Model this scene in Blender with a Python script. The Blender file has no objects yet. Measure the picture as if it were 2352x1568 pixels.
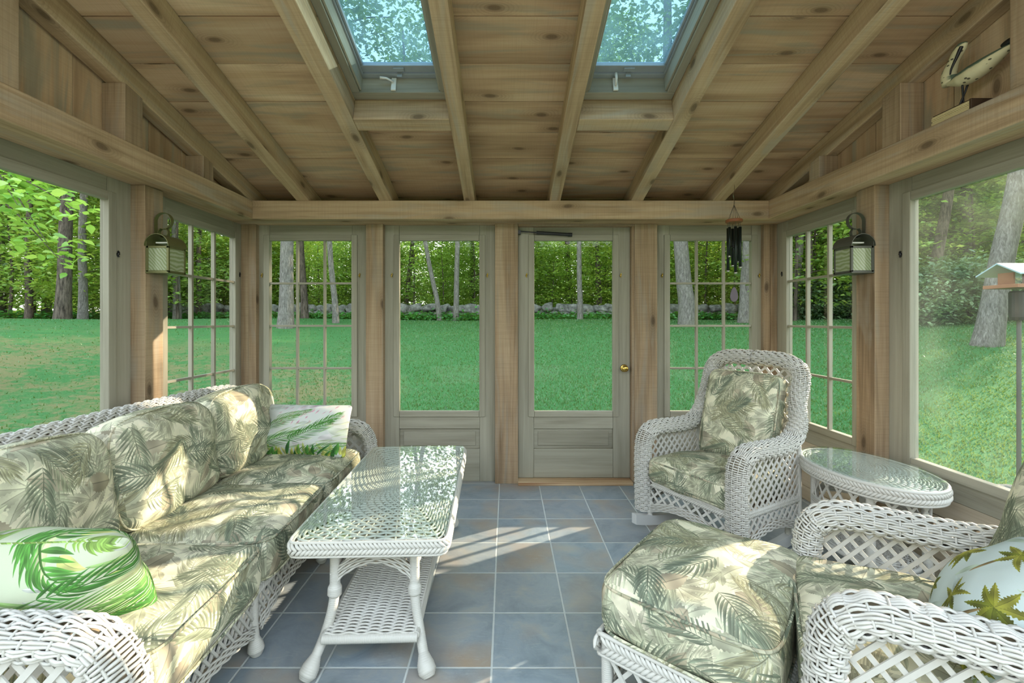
import bpy, math, random
import numpy as np
from mathutils import Vector, Matrix
random.seed(7)
RNG = np.random.default_rng(11)
SC = bpy.context.scene
COL = SC.collection
PI = math.pi

def V(*a):
    return np.array(a, dtype=float)

def unit(v):
    v = np.asarray(v, dtype=float)
    return v / (np.linalg.norm(v) + 1e-12)

class MB:
    """collects geometry and links it as one mesh object"""
    def __init__(self):
        self.v = []; self.n = 0
        self.q = []; self.t = []          # arrays of quads / tris
        self.quv = []; self.tuv = []      # matching uv arrays (k,4,2)/(k,3,2)
    def add(self, verts, quads=None, tris=None, quv=None, tuv=None):
        verts = np.asarray(verts, dtype=float).reshape(-1, 3)
        o = self.n
        self.v.append(verts); self.n += len(verts)
        if quads is not None and len(quads):
            quads = np.asarray(quads, dtype=np.int64).reshape(-1, 4)
            self.q.append(quads + o)
            self.quv.append(np.zeros((len(quads), 4, 2)) if quv is None else np.asarray(quv, dtype=float).reshape(-1, 4, 2))
        if tris is not None and len(tris):
            tris = np.asarray(tris, dtype=np.int64).reshape(-1, 3)
            self.t.append(tris + o)
            self.tuv.append(np.zeros((len(tris), 3, 2)) if tuv is None else np.asarray(tuv, dtype=float).reshape(-1, 3, 2))
        return self
    # ---- hexahedron from 8 corners: 0-3 bottom ring, 4-7 top ring; uv follows the longest direction
    def hexa(self, c, grain=None):
        c = np.asarray(c, dtype=float).reshape(8, 3)
        F = np.array([[3, 2, 1, 0], [4, 5, 6, 7], [0, 1, 5, 4], [1, 2, 6, 5], [2, 3, 7, 6], [3, 0, 4, 7]])
        ex = [c[1] - c[0], c[3] - c[0], c[4] - c[0]]
        L = [np.linalg.norm(e) for e in ex]
        g = int(np.argmax(L)) if grain is None else grain
        gd = unit(ex[g])
        off = RNG.uniform(0, 60, 2)
        uv = []
        for k, f in enumerate(F):
            p = c[f]
            nrm = unit(np.cross(p[1] - p[0], p[3] - p[0]))
            if abs(np.dot(nrm, gd)) > 0.85:
                a = unit(ex[(g + 1) % 3]); b = np.cross(nrm, a)
                u = p @ a * 0.3; v = p @ b
            else:
                b = np.cross(nrm, gd)
                u = p @ gd; v = p @ b
            uv.append(np.stack([u - c[0] @ gd + off[0], v - 0 + off[1] + k * 0.37], 1))
        return self.add(c, quads=F, quv=uv)
    def box(self, x0, x1, y0, y1, z0, z1, grain=None):
        return self.hexa([(x0, y0, z0), (x1, y0, z0), (x1, y1, z0), (x0, y1, z0), (x0, y0, z1), (x1, y0, z1), (x1, y1, z1), (x0, y1, z1)], grain)
    # bar from p to q with section a (along side) x b (along up)
    def bar(self, p, q, a, b, up=(0, 0, 1)):
        p = np.asarray(p, float); q = np.asarray(q, float)
        d = unit(q - p); up = np.asarray(up, float)
        s = np.cross(d, up)
        if np.linalg.norm(s) < 1e-6:
            s = np.cross(d, V(1, 0, 0))
        s = unit(s); u = unit(np.cross(s, d))
        s = s * a / 2; u = u * b / 2
        return self.hexa([p - s - u, q - s - u, q + s - u, p + s - u, p - s + u, q - s + u, q + s + u, p + s + u], 0)
    # tube with given normals (vectorised)
    def tube(self, P, r, sides=6, N=None, closed=False, caps=True, flat=1.0):
        P = np.asarray(P, float); n = len(P)
        if closed:
            T = np.roll(P, -1, 0) - np.roll(P, 1, 0)
        else:
            T = np.gradient(P, axis=0)
        T /= (np.linalg.norm(T, axis=1, keepdims=True) + 1e-12)
        if N is None:
            N = np.zeros_like(P)
            a = V(0, 0, 1) if abs(T[0][2]) < 0.9 else V(1, 0, 0)
            cur = unit(a - T[0] * np.dot(a, T[0]))
            for i in range(n):
                cur = unit(cur - T[i] * np.dot(cur, T[i])); N[i] = cur
        else:
            N = np.asarray(N, float)
            N = N - T * np.sum(N * T, 1, keepdims=True)
            N /= (np.linalg.norm(N, axis=1, keepdims=True) + 1e-12)
        B = np.cross(T, N)
        r = np.broadcast_to(np.asarray(r, float), (n,))
        ang = np.arange(sides) * 2 * PI / sides
        ring = (N[:, None, :] * np.cos(ang)[None, :, None] * flat + B[:, None, :] * np.sin(ang)[None, :, None]) * r[:, None, None]
        vv = (P[:, None, :] + ring).reshape(-1, 3)
        i = np.arange(n if closed else n - 1)[:, None]; j = np.arange(sides)[None, :]
        i2 = (i + 1) % n; j2 = (j + 1) % sides
        quads = np.stack([i * sides + j, i * sides + j2, i2 * sides + j2, i2 * sides + j], -1).reshape(-1, 4)
        s = np.concatenate([[0], np.cumsum(np.linalg.norm(np.diff(P, axis=0), axis=1))])
        if closed:
            s = np.concatenate([s, [s[-1] + np.linalg.norm(P[0] - P[-1])]])
        per = 2 * PI * float(np.mean(r)) / sides
        off = RNG.uniform(0, 40)
        ii = np.broadcast_to(i, (len(i), sides)).reshape(-1); jj = np.broadcast_to(j, (len(i), sides)).reshape(-1)
        uv = np.stack([np.stack([s[ii] + off, jj * per], 1), np.stack([s[ii] + off, (jj + 1) * per], 1),
                       np.stack([s[ii + 1] + off, (jj + 1) * per], 1), np.stack([s[ii + 1] + off, jj * per], 1)], 1)
        tris = []
        if caps and not closed:
            base = len(vv)
            vv = np.concatenate([vv, P[:1], P[-1:]])
            for k in range(sides):
                tris.append([base, (k + 1) % sides, k])
                tris.append([base + 1, (n - 1) * sides + k, (n - 1) * sides + (k + 1) % sides])
        return self.add(vv, quads=quads, tris=tris, quv=uv)
    # many tubes at once: P (k,n,3), N (k,n,3)
    def tubes(self, P, N, r, sides=4, closed=False):
        P = np.asarray(P, float); k, n = P.shape[:2]
        T = (np.roll(P, -1, 1) - np.roll(P, 1, 1)) if closed else np.gradient(P, axis=1)
        T /= (np.linalg.norm(T, axis=2, keepdims=True) + 1e-12)
        N = np.broadcast_to(np.asarray(N, float), P.shape)
        N = N - T * np.sum(N * T, 2, keepdims=True)
        N = N / (np.linalg.norm(N, axis=2, keepdims=True) + 1e-12)
        B = np.cross(T, N)
        r = np.broadcast_to(np.asarray(r, float), (k, n))
        ang = np.arange(sides) * 2 * PI / sides
        ring = (N[:, :, None, :] * np.cos(ang)[:, None] + B[:, :, None, :] * np.sin(ang)[:, None]) * r[:, :, None, None]
        vv = (P[:, :, None, :] + ring).reshape(-1, 3)
        kk = np.arange(k)[:, None, None]; i = np.arange(n if closed else n - 1)[None, :, None]; j = np.arange(sides)[None, None, :]
        i2 = (i + 1) % n; j2 = (j + 1) % sides; b = kk * n * sides
        q = np.stack([b + i * sides + j, b + i * sides + j2, b + i2 * sides + j2, b + i2 * sides + j], -1).reshape(-1, 4)
        return self.add(vv, quads=q)
    # grid surface (nu x nv points)
    def grid(self, G, uv=None, closed_u=False, closed_v=False):
        G = np.asarray(G, float); nu, nv = G.shape[:2]
        i = np.arange(nu if closed_u else nu - 1)[:, None]; j = np.arange(nv if closed_v else nv - 1)[None, :]
        i2 = (i + 1) % nu; j2 = (j + 1) % nv
        q = np.stack([i * nv + j, i2 * nv + j, i2 * nv + j2, i * nv + j2], -1).reshape(-1, 4)
        quv = None
        if uv is not None:
            quv = np.asarray(uv, float).reshape(-1, 2)[q]
        return self.add(G.reshape(-1, 3), quads=q, quv=quv)
    def lathe(self, prof, c=(0, 0, 0), sides=20, axis=2):
        prof = np.asarray(prof, float)
        a = np.arange(sides) * 2 * PI / sides
        G = np.zeros((len(prof), sides, 3))
        G[:, :, 0] = prof[:, 0:1] * np.cos(a); G[:, :, 1] = prof[:, 0:1] * np.sin(a); G[:, :, 2] = prof[:, 1:2]
        if axis == 1: G = G[:, :, [0, 2, 1]] * V(1, -1, 1)
        if axis == 0: G = G[:, :, [2, 1, 0]] * V(1, 1, -1)
        G = G + np.asarray(c, float)
        return self.grid(G[::-1], closed_v=True)
    def ball(self, c, r, n=12, scale=(1, 1, 1)):
        t = np.linspace(0, PI, n)
        prof = np.stack([np.maximum(np.sin(t), 1e-4) * r, np.cos(t) * r], 1)
        m = MB(); m.lathe(prof[::-1], (0, 0, 0), n + 4)
        vv = m.v[0] * np.asarray(scale, float) + np.asarray(c, float)
        return self.add(vv, quads=m.q[0])
    def extrude_poly(self, pts, d):
        """flat polygon (list of 3-d points) thickened by the vector d, fan triangulated (convex)"""
        p = np.asarray(pts, float); n = len(p); d = np.asarray(d, float)
        vv = np.concatenate([p, p + d])
        tris = [[0, i + 1, i] for i in range(1, n - 1)] + [[n, n + i, n + i + 1] for i in range(1, n - 1)]
        quads = [[i, (i + 1) % n, n + (i + 1) % n, n + i] for i in range(n)]
        a = unit(p[1] - p[0]); nn = unit(d); b = np.cross(nn, a)
        uv2 = np.stack([vv @ a, vv @ b], 1) + RNG.uniform(0, 30, 2)
        return self.add(vv, quads=quads, tris=tris, quv=uv2[np.array(quads)], tuv=uv2[np.array(tris)])
    def xform(self, M):
        M = np.array(M)
        self.v = [a @ M[:3, :3].T + M[:3, 3] for a in self.v]
        return self
    def build(self, name, mat=None, parent=None, smooth=False, loc=None, bevel=0):
        vv = np.concatenate(self.v)
        me = bpy.data.meshes.new(name)
        nq = sum(len(a) for a in self.q); nt = sum(len(a) for a in self.t)
        q = np.concatenate(self.q) if nq else np.zeros((0, 4), np.int64)
        t = np.concatenate(self.t) if nt else np.zeros((0, 3), np.int64)
        me.vertices.add(len(vv)); me.loops.add(nq * 4 + nt * 3); me.polygons.add(nq + nt)
        if loc is not None:
            vv = vv - np.asarray(loc, float)
        me.vertices.foreach_set('co', vv.astype(np.float32).ravel())
        me.loops.foreach_set('vertex_index', np.concatenate([q.ravel(), t.ravel()]).astype(np.int32))
        st = np.concatenate([np.arange(nq) * 4, nq * 4 + np.arange(nt) * 3]).astype(np.int32)
        me.polygons.foreach_set('loop_start', st)
        uvs = np.concatenate([np.concatenate(self.quv).reshape(-1, 2) if nq else np.zeros((0, 2)), np.concatenate(self.tuv).reshape(-1, 2) if nt else np.zeros((0, 2))])
        lay = me.uv_layers.new(name='UVMap')
        lay.data.foreach_set('uv', uvs.astype(np.float32).ravel())
        me.polygons.foreach_set('use_smooth', np.full(nq + nt, bool(smooth)))
        me.update(calc_edges=True); me.validate()
        ob = bpy.data.objects.new(name, me)
        COL.objects.link(ob)
        if mat is not None: me.materials.append(mat)
        if loc is not None and parent is None: ob.location = tuple(loc)
        if parent is not None:
            ob.parent = parent
        if bevel:
            m = ob.modifiers.new('soft_edge', 'BEVEL'); m.width = bevel; m.segments = 2; m.limit_method = 'ANGLE'; m.angle_limit = 0.6
        return ob

def empty(name, loc=(0, 0, 0), rz=0.0):
    o = bpy.data.objects.new(name, None)
    o.empty_display_size = 0.1
    o.location = tuple(loc); o.rotation_euler = (0, 0, rz)
    COL.objects.link(o)
    return o

def tag(o, label=None, cat=None, group=None, kind=None):
    if label: o['label'] = label
    if cat: o['category'] = cat
    if group: o['group'] = group
    if kind: o['kind'] = kind
    return o

def copy_tree(o, parent=None):
    c = o.copy(); COL.objects.link(c)
    if parent is not None: c.parent = parent
    for ch in [k for k in bpy.data.objects if k.parent == o]:
        copy_tree(ch, c)
    return c

def spline(pts, n):
    """Catmull-Rom through pts, n samples evenly spaced by length"""
    p = np.asarray(pts, float)
    ext = np.concatenate([[2 * p[0] - p[1]], p, [2 * p[-1] - p[-2]]])
    out = []
    for i in range(len(p) - 1):
        p0, p1, p2, p3 = ext[i:i + 4]
        t = np.linspace(0, 1, 24, endpoint=False)[:, None]
        out.append(0.5 * (2 * p1 + (p2 - p0) * t + (2 * p0 - 5 * p1 + 4 * p2 - p3) * t ** 2 + (3 * p1 - p0 - 3 * p2 + p3) * t ** 3))
    out.append(p[-1:])
    c = np.concatenate(out)
    s = np.concatenate([[0], np.cumsum(np.linalg.norm(np.diff(c, axis=0), axis=1))])
    ss = np.linspace(0, s[-1], n)
    return np.stack([np.interp(ss, s, c[:, k]) for k in range(c.shape[1])], 1)

def plen(P):
    return float(np.sum(np.linalg.norm(np.diff(np.asarray(P), axis=0), axis=1)))

# camera model of the photograph: f in px, principal point and eye height
F, CX, CY, H = 1025.0, 1163.0, 735.0, 1.30
def at(px, py, Y):
    return V((px - CX) / F * Y, Y, H - (py - CY) / F * Y)
class NT:
    def __init__(self, name):
        self.m = bpy.data.materials.new(name); self.m.use_nodes = True
        self.t = self.m.node_tree; self.t.nodes.clear()
        self.out = self.t.nodes.new('ShaderNodeOutputMaterial')
    def n(self, typ, ins=None, **kw):
        nd = self.t.nodes.new('ShaderNode' + typ)
        for k, v in kw.items():
            setattr(nd, k, v)
        for k, v in (ins or {}).items():
            self.set(nd.inputs[k], v)
        return nd
    def set(self, sock, v):
        if isinstance(v, bpy.types.NodeSocket): self.t.links.new(v, sock)
        elif isinstance(v, bpy.types.Node): self.t.links.new(v.outputs[0], sock)
        else: sock.default_value = v
    def math(self, op, a, b=0.0, c=0.0):
        nd = self.n('Math', operation=op)
        for i, x in enumerate((a, b, c)):
            self.set(nd.inputs[i], x)
        return nd.outputs[0]
    def mix(self, fac, a, b, blend='MIX'):
        nd = self.n('Mix', data_type='RGBA', blend_type=blend)
        self.set(nd.inputs['Factor'], fac); self.set(nd.inputs['A'], a) if False else None
        self.set(nd.inputs[6], a); self.set(nd.inputs[7], b)
        return nd.outputs[2]
    def ramp(self, fac, stops, interp='LINEAR'):
        nd = self.n('ValToRGB'); self.set(nd.inputs[0], fac)
        cr = nd.color_ramp; cr.interpolation = interp
        while len(cr.elements) < len(stops): cr.elements.new(0.5)
        for e, (p, c) in zip(cr.elements, stops):
            e.position = p; e.color = c if len(c) == 4 else (*c, 1)
        return nd.outputs[0]
    def surf(self, s):
        self.t.links.new(s.outputs[0] if isinstance(s, bpy.types.Node) else s, self.out.inputs[0])
        return self.m
    def bsdf(self, color, rough=0.6, normal=None, spec=0.5, metal=0.0, **kw):
        b = self.n('BsdfPrincipled')
        self.set(b.inputs['Base Color'], color); self.set(b.inputs['Roughness'], rough)
        b.inputs['Specular IOR Level'].default_value = spec; b.inputs['Metallic'].default_value = metal
        if normal is not None: self.set(b.inputs['Normal'], normal)
        for k, v in kw.items(): self.set(b.inputs[k], v)
        return b
    def bump(self, h, strength=0.3, dist=0.01):
        return self.n('Bump', {'Height': h, 'Strength': strength, 'Distance': dist}).outputs[0]

def srgb(r, g, b):
    f = lambda c: (c / 255 / 12.92) if c / 255 <= 0.04045 else ((c / 255 + 0.055) / 1.055) ** 2.4
    return (f(r), f(g), f(b), 1.0)

def wood(name, dark, mid, light, knot=True, saw=0.5, grey=None, rough=0.8, gw=0.40, isl_k=0.34):
    t = NT(name)
    uv = t.n('UVMap').outputs[0]
    def mp(sx, sy, sz=1.0):
        return t.n('Mapping', {'Vector': uv, 'Scale': (sx, sy, sz)}).outputs[0]
    warp = t.n('Noise', {'Vector': mp(1.2, 6), 'Scale': 1.0, 'Detail': 2.0})
    g1 = t.n('Noise', {'Vector': mp(1.6, 55), 'Scale': 1.0, 'Detail': 5.0, 'Roughness': 0.62, 'Distortion': 0.6}).outputs[0]
    g2 = t.n('Noise', {'Vector': mp(0.55, 5.0), 'Scale': 1.0, 'Detail': 3.0, 'Distortion': 1.2}).outputs[0]
    f = t.math('ADD', t.math('MULTIPLY', g1, gw), t.math('MULTIPLY', g2, 1.04 - gw))
    col = t.ramp(f, [(0.34, dark), (0.52, mid), (0.70, light)])
    h = g1
    isl = t.n('NewGeometry').outputs['Random Per Island']
    col = t.mix(t.math('MULTIPLY', isl, isl_k), col, dark)
    if grey is not None:
        gm = t.ramp(t.n('Noise', {'Vector': mp(0.9, 7.0), 'Scale': 1.0, 'Detail': 3.0, 'Distortion': 2.0}).outputs[0], [(0.52, (0, 0, 0)), (0.68, (1, 1, 1))])
        col = t.mix(t.math('MULTIPLY', gm, 0.7), col, grey)
    if knot:
        kv = t.n('Vector' + 'Math', operation='ADD'); t.set(kv.inputs[0], mp(2.1, 4.6)); t.set(kv.inputs[1], t.n('VectorMath', {0: warp.outputs[1], 1: (0.25, 0.25, 0)}, operation='MULTIPLY').outputs[0])
        vor = t.n('TexVoronoi', {'Vector': kv.outputs[0], 'Scale': 1.0}, voronoi_dimensions='2D') if False else t.t.nodes.new('ShaderNodeTexVoronoi')
        vor.voronoi_dimensions = '2D'
        t.set(vor.inputs['Vector'], kv.outputs[0]); vor.inputs['Scale'].default_value = 1.0
        d = vor.outputs['Distance']
        on = t.math('GREATER_THAN', t.n('SeparateColor', {0: vor.outputs['Color']}).outputs[0], 0.40)
        core = t.math('MULTIPLY', t.ramp(d, [(0.045, (1, 1, 1)), (0.105, (0, 0, 0))]), on)
        halo = t.math('MULTIPLY', t.ramp(d, [(0.06, (1, 1, 1)), (0.32, (0, 0, 0))]), on)
        rings = t.math('MULTIPLY', t.math('SINE', t.math('MULTIPLY', d, 150.0)), halo)
        col = t.mix(t.math('MULTIPLY', halo, 0.45), col, dark)
        kd = tuple(0.42 * c for c in dark[:3]) + (1,)
        col = t.mix(t.math('MULTIPLY', core, 0.75), col, kd)
        col = t.mix(t.math('MULTIPLY', t.math('MAXIMUM', rings, 0.0), 0.25), col, kd)
    if saw:
        sv = t.n('Mapping', {'Vector': uv, 'Rotation': (0, 0, 0.5), 'Scale': (150, 3, 1)}).outputs[0]
        sw = t.n('Noise' if False else 'TexNoise', {'Vector': sv, 'Scale': 1.0, 'Detail': 2.0}).outputs[0]
        col = t.mix(t.math('MULTIPLY', t.ramp(sw, [(0.35, (1, 1, 1)), (0.55, (0, 0, 0))]), saw * 0.32), col, dark)
        h = t.math('ADD', t.math('MULTIPLY', g1, 0.5), t.math('MULTIPLY', sw, saw))
    return t.surf(t.bsdf(col, rough, t.bump(h, 0.35, 0.004), spec=0.25))

# blender 4.5 names its texture nodes ShaderNodeTexNoise: route 'Noise' there
_n0 = NT.n
def _n(self, typ, ins=None, **kw):
    return _n0(self, {'Noise': 'TexNoise'}.get(typ, typ), ins, **kw)
NT.n = _n

M = {}
def setup_materials():
    M['rough'] = wood('rough_sawn_pine', srgb(142, 118, 90), srgb(190, 164, 132), srgb(212, 190, 158), grey=srgb(176, 164, 146))
    M['plank'] = wood('ceiling_pine', srgb(148, 120, 92), srgb(200, 170, 136), srgb(220, 196, 164), grey=srgb(150, 146, 128), saw=0.35, gw=0.28, isl_k=0.5)
    M['post'] = wood('post_pine', srgb(118, 98, 76), srgb(168, 144, 116), srgb(188, 168, 140), grey=srgb(152, 142, 126), saw=0.6)
    M['trim'] = wood('stained_trim_wood', srgb(134, 129, 114), srgb(158, 154, 138), srgb(176, 172, 156), knot=False, saw=0.0, rough=0.6)
    M['sill'] = wood('threshold_wood', srgb(150, 110, 78), srgb(205, 178, 142), srgb(225, 205, 172), knot=False, saw=0.0, rough=0.5)
    M['wainscot'] = wood('wainscot_boards', srgb(164, 148, 126), srgb(196, 182, 160), srgb(214, 202, 184), knot=True, saw=0.0, rough=0.6)
    # ---- floor tile
    t = NT('slate_tile')
    co = t.n('TexCoord').outputs['Object']
    T = 0.313
    def axis(i, o):
        s = t.n('SeparateXYZ', {0: co}).outputs[i]
        k = t.math('DIVIDE', t.math('SUBTRACT', s, o), T)
        fr = t.math('FRACT', k); cell = t.math('FLOOR', k)
        edge = t.math('MINIMUM', fr, t.math('SUBTRACT', 1.0, fr))
        return edge, cell
    ex, cx = axis(0, -0.055); ey, cy = axis(1, 3.234)
    e = t.math('MINIMUM', ex, ey)
    wob = t.n('Noise', {'Vector': co, 'Scale': 40.0, 'Detail': 2.0}).outputs[0]
    e = t.math('ADD', e, t.math('MULTIPLY', t.math('SUBTRACT', wob, 0.5), 0.008))
    grout = t.ramp(e, [(0.0105, (1, 1, 1)), (0.015, (0, 0, 0))])
    cell = t.n('CombineXYZ', {0: t.math('MULTIPLY', cx, 7.31), 1: t.math('MULTIPLY', cy, 3.77), 2: 0.0}).outputs[0]
    wn = t.n('TexWhiteNoise', {'Vector': cell}).outputs[0]
    off = t.n('VectorMath', {0: co, 1: cell}, operation='ADD').outputs[0]
    n1 = t.n('Noise', {'Vector': off, 'Scale': 5.0, 'Detail': 6.0, 'Roughness': 0.65, 'Distortion': 0.8}).outputs[0]
    n2 = t.n('Noise', {'Vector': off, 'Scale': 2.2, 'Detail': 3.0}).outputs[0]
    n3 = t.n('Noise', {'Vector': t.n('Mapping', {'Vector': off, 'Scale': (9, 26, 9)}).outputs[0], 'Scale': 1.0, 'Detail': 7.0, 'Roughness': 0.7, 'Distortion': 1.5}).outputs[0]
    c = t.ramp(n1, [(0.30, srgb(124, 140, 150)), (0.5, srgb(146, 160, 170)), (0.72, srgb(168, 172, 168))])
    c = t.mix(t.ramp(n2, [(0.52, (0, 0, 0)), (0.72, (1, 1, 1))]), c, srgb(170, 152, 132))
    c = t.mix(t.math('MULTIPLY', t.ramp(n3, [(0.55, (0, 0, 0)), (0.68, (1, 1, 1))]), 0.4), c, srgb(176, 184, 184))
    c = t.mix(t.math('MULTIPLY', wn, 0.25), c, srgb(140, 128, 116))
    c = t.mix(grout, c, srgb(196, 202, 200))
    h = t.math('SUBTRACT', t.math('MULTIPLY', n3, 0.5), t.math('MULTIPLY', grout, 0.9))
    M['tile'] = t.surf(t.bsdf(c, t.math('ADD', 0.32, t.math('MULTIPLY', grout, 0.4)), t.bump(h, 0.35, 0.006), spec=0.5))
    # ---- glass
    def pane(key, name, tint, k):
        t = NT(name)
        lw = t.n('LayerWeight', {'Blend': 0.5}).outputs['Facing']
        fr = t.math('ADD', 0.04 * k, t.math('MULTIPLY', t.math('POWER', lw, 5.0), 0.9 * k))
        M[key] = t.surf(t.n('MixShader', {0: fr, 1: t.n('BsdfTransparent', {'Color': tint}), 2: t.n('BsdfGlossy', {'Roughness': 0.0, 'Color': (1, 1, 1, 1)})}))
    pane('glass', 'window_glass', (0.985, 0.992, 0.988, 1), 0.30)
    pane('tglass', 'table_glass', (0.95, 0.992, 0.98, 1), 1.0)
    t = NT('dusty_skylight_glass')
    co = t.n('TexCoord').outputs['Object']
    n = t.n('Noise', {'Vector': co, 'Scale': 5.0, 'Detail': 6.0}).outputs[0]
    n2 = t.n('Noise', {'Vector': co, 'Scale': 90.0, 'Detail': 3.0}).outputs[0]
    d = t.math('ADD', t.math('MULTIPLY', t.ramp(n, [(0.35, (0, 0, 0)), (0.75, (1, 1, 1))]), 0.25), t.math('MULTIPLY', t.ramp(n2, [(0.60, (0, 0, 0)), (0.70, (1, 1, 1))]), 0.25))
    dust = t.n('MixShader', {0: 0.5, 1: t.n('BsdfTranslucent', {'Color': srgb(150, 190, 205)}), 2: t.n('BsdfDiffuse', {'Color': srgb(150, 185, 200)})})
    M['skyglass'] = t.surf(t.n('MixShader', {0: t.math('ADD', t.math('MULTIPLY', d, 0.8), 0.10), 1: t.n('BsdfTransparent', {'Color': (0.46, 0.58, 0.64, 1)}), 2: dust}))
    # lantern seeded glass
    t = NT('swirled_lantern_glass')
    co = t.n('TexCoord').outputs['Object']
    w = t.n('TexWave', {'Vector': t.n('Mapping', {'Vector': co, 'Rotation': (0.5, 0.6, 0.3)}).outputs[0], 'Scale': 22.0, 'Distortion': 6.0, 'Detail': 2.0, 'Detail Scale': 0.6}).outputs[0]
    c = t.ramp(w, [(0.0, srgb(178, 190, 140)), (1.0, srgb(226, 232, 204))])
    dif = t.n('MixShader', {0: 0.55, 1: t.n('BsdfTranslucent', {'Color': c}), 2: t.n('BsdfDiffuse', {'Color': c})})
    M['swirl'] = t.surf(t.n('MixShader', {0: 0.72, 1: t.n('BsdfTransparent', {'Color': (0.86, 0.95, 0.82, 1)}), 2: t.n('MixShader', {0: 0.08, 1: dif, 2: t.n('BsdfGlossy', {'Roughness': 0.1})})}))
    t = NT('hazy_window_glass')
    n = t.n('Noise', {'Vector': t.n('TexCoord').outputs['Object'], 'Scale': 1.6, 'Detail': 3.0}).outputs[0]
    hz = t.math('MULTIPLY', t.ramp(n, [(0.35, (0, 0, 0)), (0.7, (1, 1, 1))]), 0.045)
    M['hazeglass'] = t.surf(t.n('MixShader', {0: t.math('ADD', hz, 0.012), 1: t.n('BsdfTransparent', {'Color': (0.985, 0.992, 0.988, 1)}), 2: t.n('BsdfTranslucent', {'Color': srgb(220, 226, 214)})}))  # translucent haze put in for the sun's veil on dirty glass
    def plain(key, name, col, rough=0.5, metal=0.0, spec=0.5, noise=0.0, scale=30.0):
        t = NT(name)
        c = col
        if noise:
            nn = t.n('Noise', {'Vector': t.n('TexCoord').outputs['Object'], 'Scale': scale, 'Detail': 4.0}).outputs[0]
            c = t.mix(t.math('MULTIPLY', nn, noise), col, tuple(x * 0.45 for x in col[:3]) + (1,))
        M[key] = t.surf(t.bsdf(c, rough, spec=spec, metal=metal))
    plain('wicker', 'white_painted_wicker', srgb(200, 198, 191), 0.45, noise=0.10, scale=60)
    plain('wicker_gap', 'wicker_gap_shade', srgb(150, 136, 112), 0.8)  # dark tan puts the shade of the weave gaps into the core colour
    plain('whitewood', 'white_painted_wood', srgb(200, 200, 198), 0.4)
    plain('brass', 'polished_brass', srgb(212, 178, 96), 0.2, metal=1.0)
    plain('blackmetal', 'black_metal', srgb(28, 28, 30), 0.4, noise=0.2)
    plain('chrome', 'chrome', srgb(210, 210, 210), 0.15, metal=1.0)
    plain('verdigris', 'verdigris_brass', srgb(118, 118, 76), 0.4, metal=0.45, noise=0.45, scale=18)
    plain('darkbronze', 'dark_bronze', srgb(92, 92, 82), 0.45, metal=0.3, noise=0.4, scale=20)
    plain('alum', 'grey_aluminium', srgb(168, 176, 180), 0.4, metal=0.3, noise=0.3)
    plain('whiteplastic', 'white_plastic', srgb(226, 224, 216), 0.4)
    plain('chimedisc', 'chime_wood', srgb(150, 92, 58), 0.6, noise=0.4)
    plain('chimetube', 'dark_green_tube', srgb(34, 44, 40), 0.35, metal=0.5)
    plain('sail', 'purple_grey_sail', srgb(110, 100, 112), 0.6)
    plain('pages', 'cream_pages', srgb(226, 208, 160), 0.8, noise=0.35, scale=120)
    plain('bookcover', 'dark_brown_cover', srgb(70, 50, 32), 0.7, noise=0.4)
    plain('feederroof', 'pale_blue_roof', srgb(150, 178, 186), 0.5)
    plain('cedar', 'cedar_board', srgb(150, 104, 76), 0.7, noise=0.3)
    plain('pole', 'dark_grey_pole', srgb(86, 84, 82), 0.5, noise=0.3)
    t = NT('bird_paint')
    co = t.n('TexCoord').outputs['Object']
    z = t.n('SeparateXYZ', {0: co}).outputs[2]
    n = t.n('Noise', {'Vector': co, 'Scale': 30.0, 'Detail': 5.0}).outputs[0]
    vor = t.t.nodes.new('ShaderNodeTexVoronoi'); t.set(vor.inputs['Vector'], t.n('Mapping', {'Vector': co, 'Scale': (34, 34, 60)}).outputs[0]); vor.inputs['Scale'].default_value = 1.0
    sp = t.ramp(vor.outputs['Distance'], [(0.17, (1, 1, 1)), (0.24, (0, 0, 0))])
    c = t.mix(t.math('MULTIPLY', sp, 0.9), t.mix(t.math('MULTIPLY', n, 0.5), srgb(224, 214, 176), srgb(170, 164, 124)), srgb(46, 40, 30))
    nrm = t.n('SeparateXYZ', {0: t.n('NewGeometry').outputs['Normal']}).outputs[2]
    back = t.ramp(t.math('ADD', nrm, t.math('MULTIPLY', n, 0.5)), [(0.38, (0, 0, 0)), (0.58, (1, 1, 1))])
    c = t.mix(back, c, t.mix(n, srgb(44, 66, 54), srgb(104, 124, 104)))
    M['bird'] = t.surf(t.bsdf(c, 0.6))
    # ---- outdoors
    def leafmat(key, name, c1, c2, c3, trans=0.5):
        t = NT(name)
        oi = t.n('ObjectInfo').outputs['Random']
        geo = t.n('NewGeometry')
        r = geo.outputs['Random Per Island']
        f = t.math('ADD', t.math('MULTIPLY', r, 0.7), t.math('MULTIPLY', oi, 0.3))
        col = t.ramp(f, [(0.1, c1), (0.5, c2), (0.95, c3)])
        d = t.n('BsdfDiffuse', {'Color': col}); tr = t.n('BsdfTranslucent', {'Color': t.mix(0.35, col, srgb(190, 200, 60))})
        g = t.n('BsdfGlossy', {'Roughness': 0.35, 'Color': (1, 1, 1, 1)})
        mx = t.n('MixShader', {0: trans, 1: d, 2: tr})
        M[key] = t.surf(t.n('MixShader', {0: 0.04, 1: mx, 2: g}))
    leafmat('leaf', 'maple_leaf', srgb(84, 126, 46), srgb(130, 172, 66), srgb(186, 206, 92))
    leafmat('leaf2', 'oak_leaf', srgb(78, 116, 56), srgb(116, 156, 74), srgb(160, 188, 100))
    leafmat('leaflight', 'bright_beech_leaf', srgb(116, 170, 72), srgb(154, 202, 96), srgb(200, 222, 120), 0.55)
    leafmat('cover', 'ground_cover_leaf', srgb(34, 92, 38), srgb(58, 128, 54), srgb(86, 156, 72), 0.3)
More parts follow.
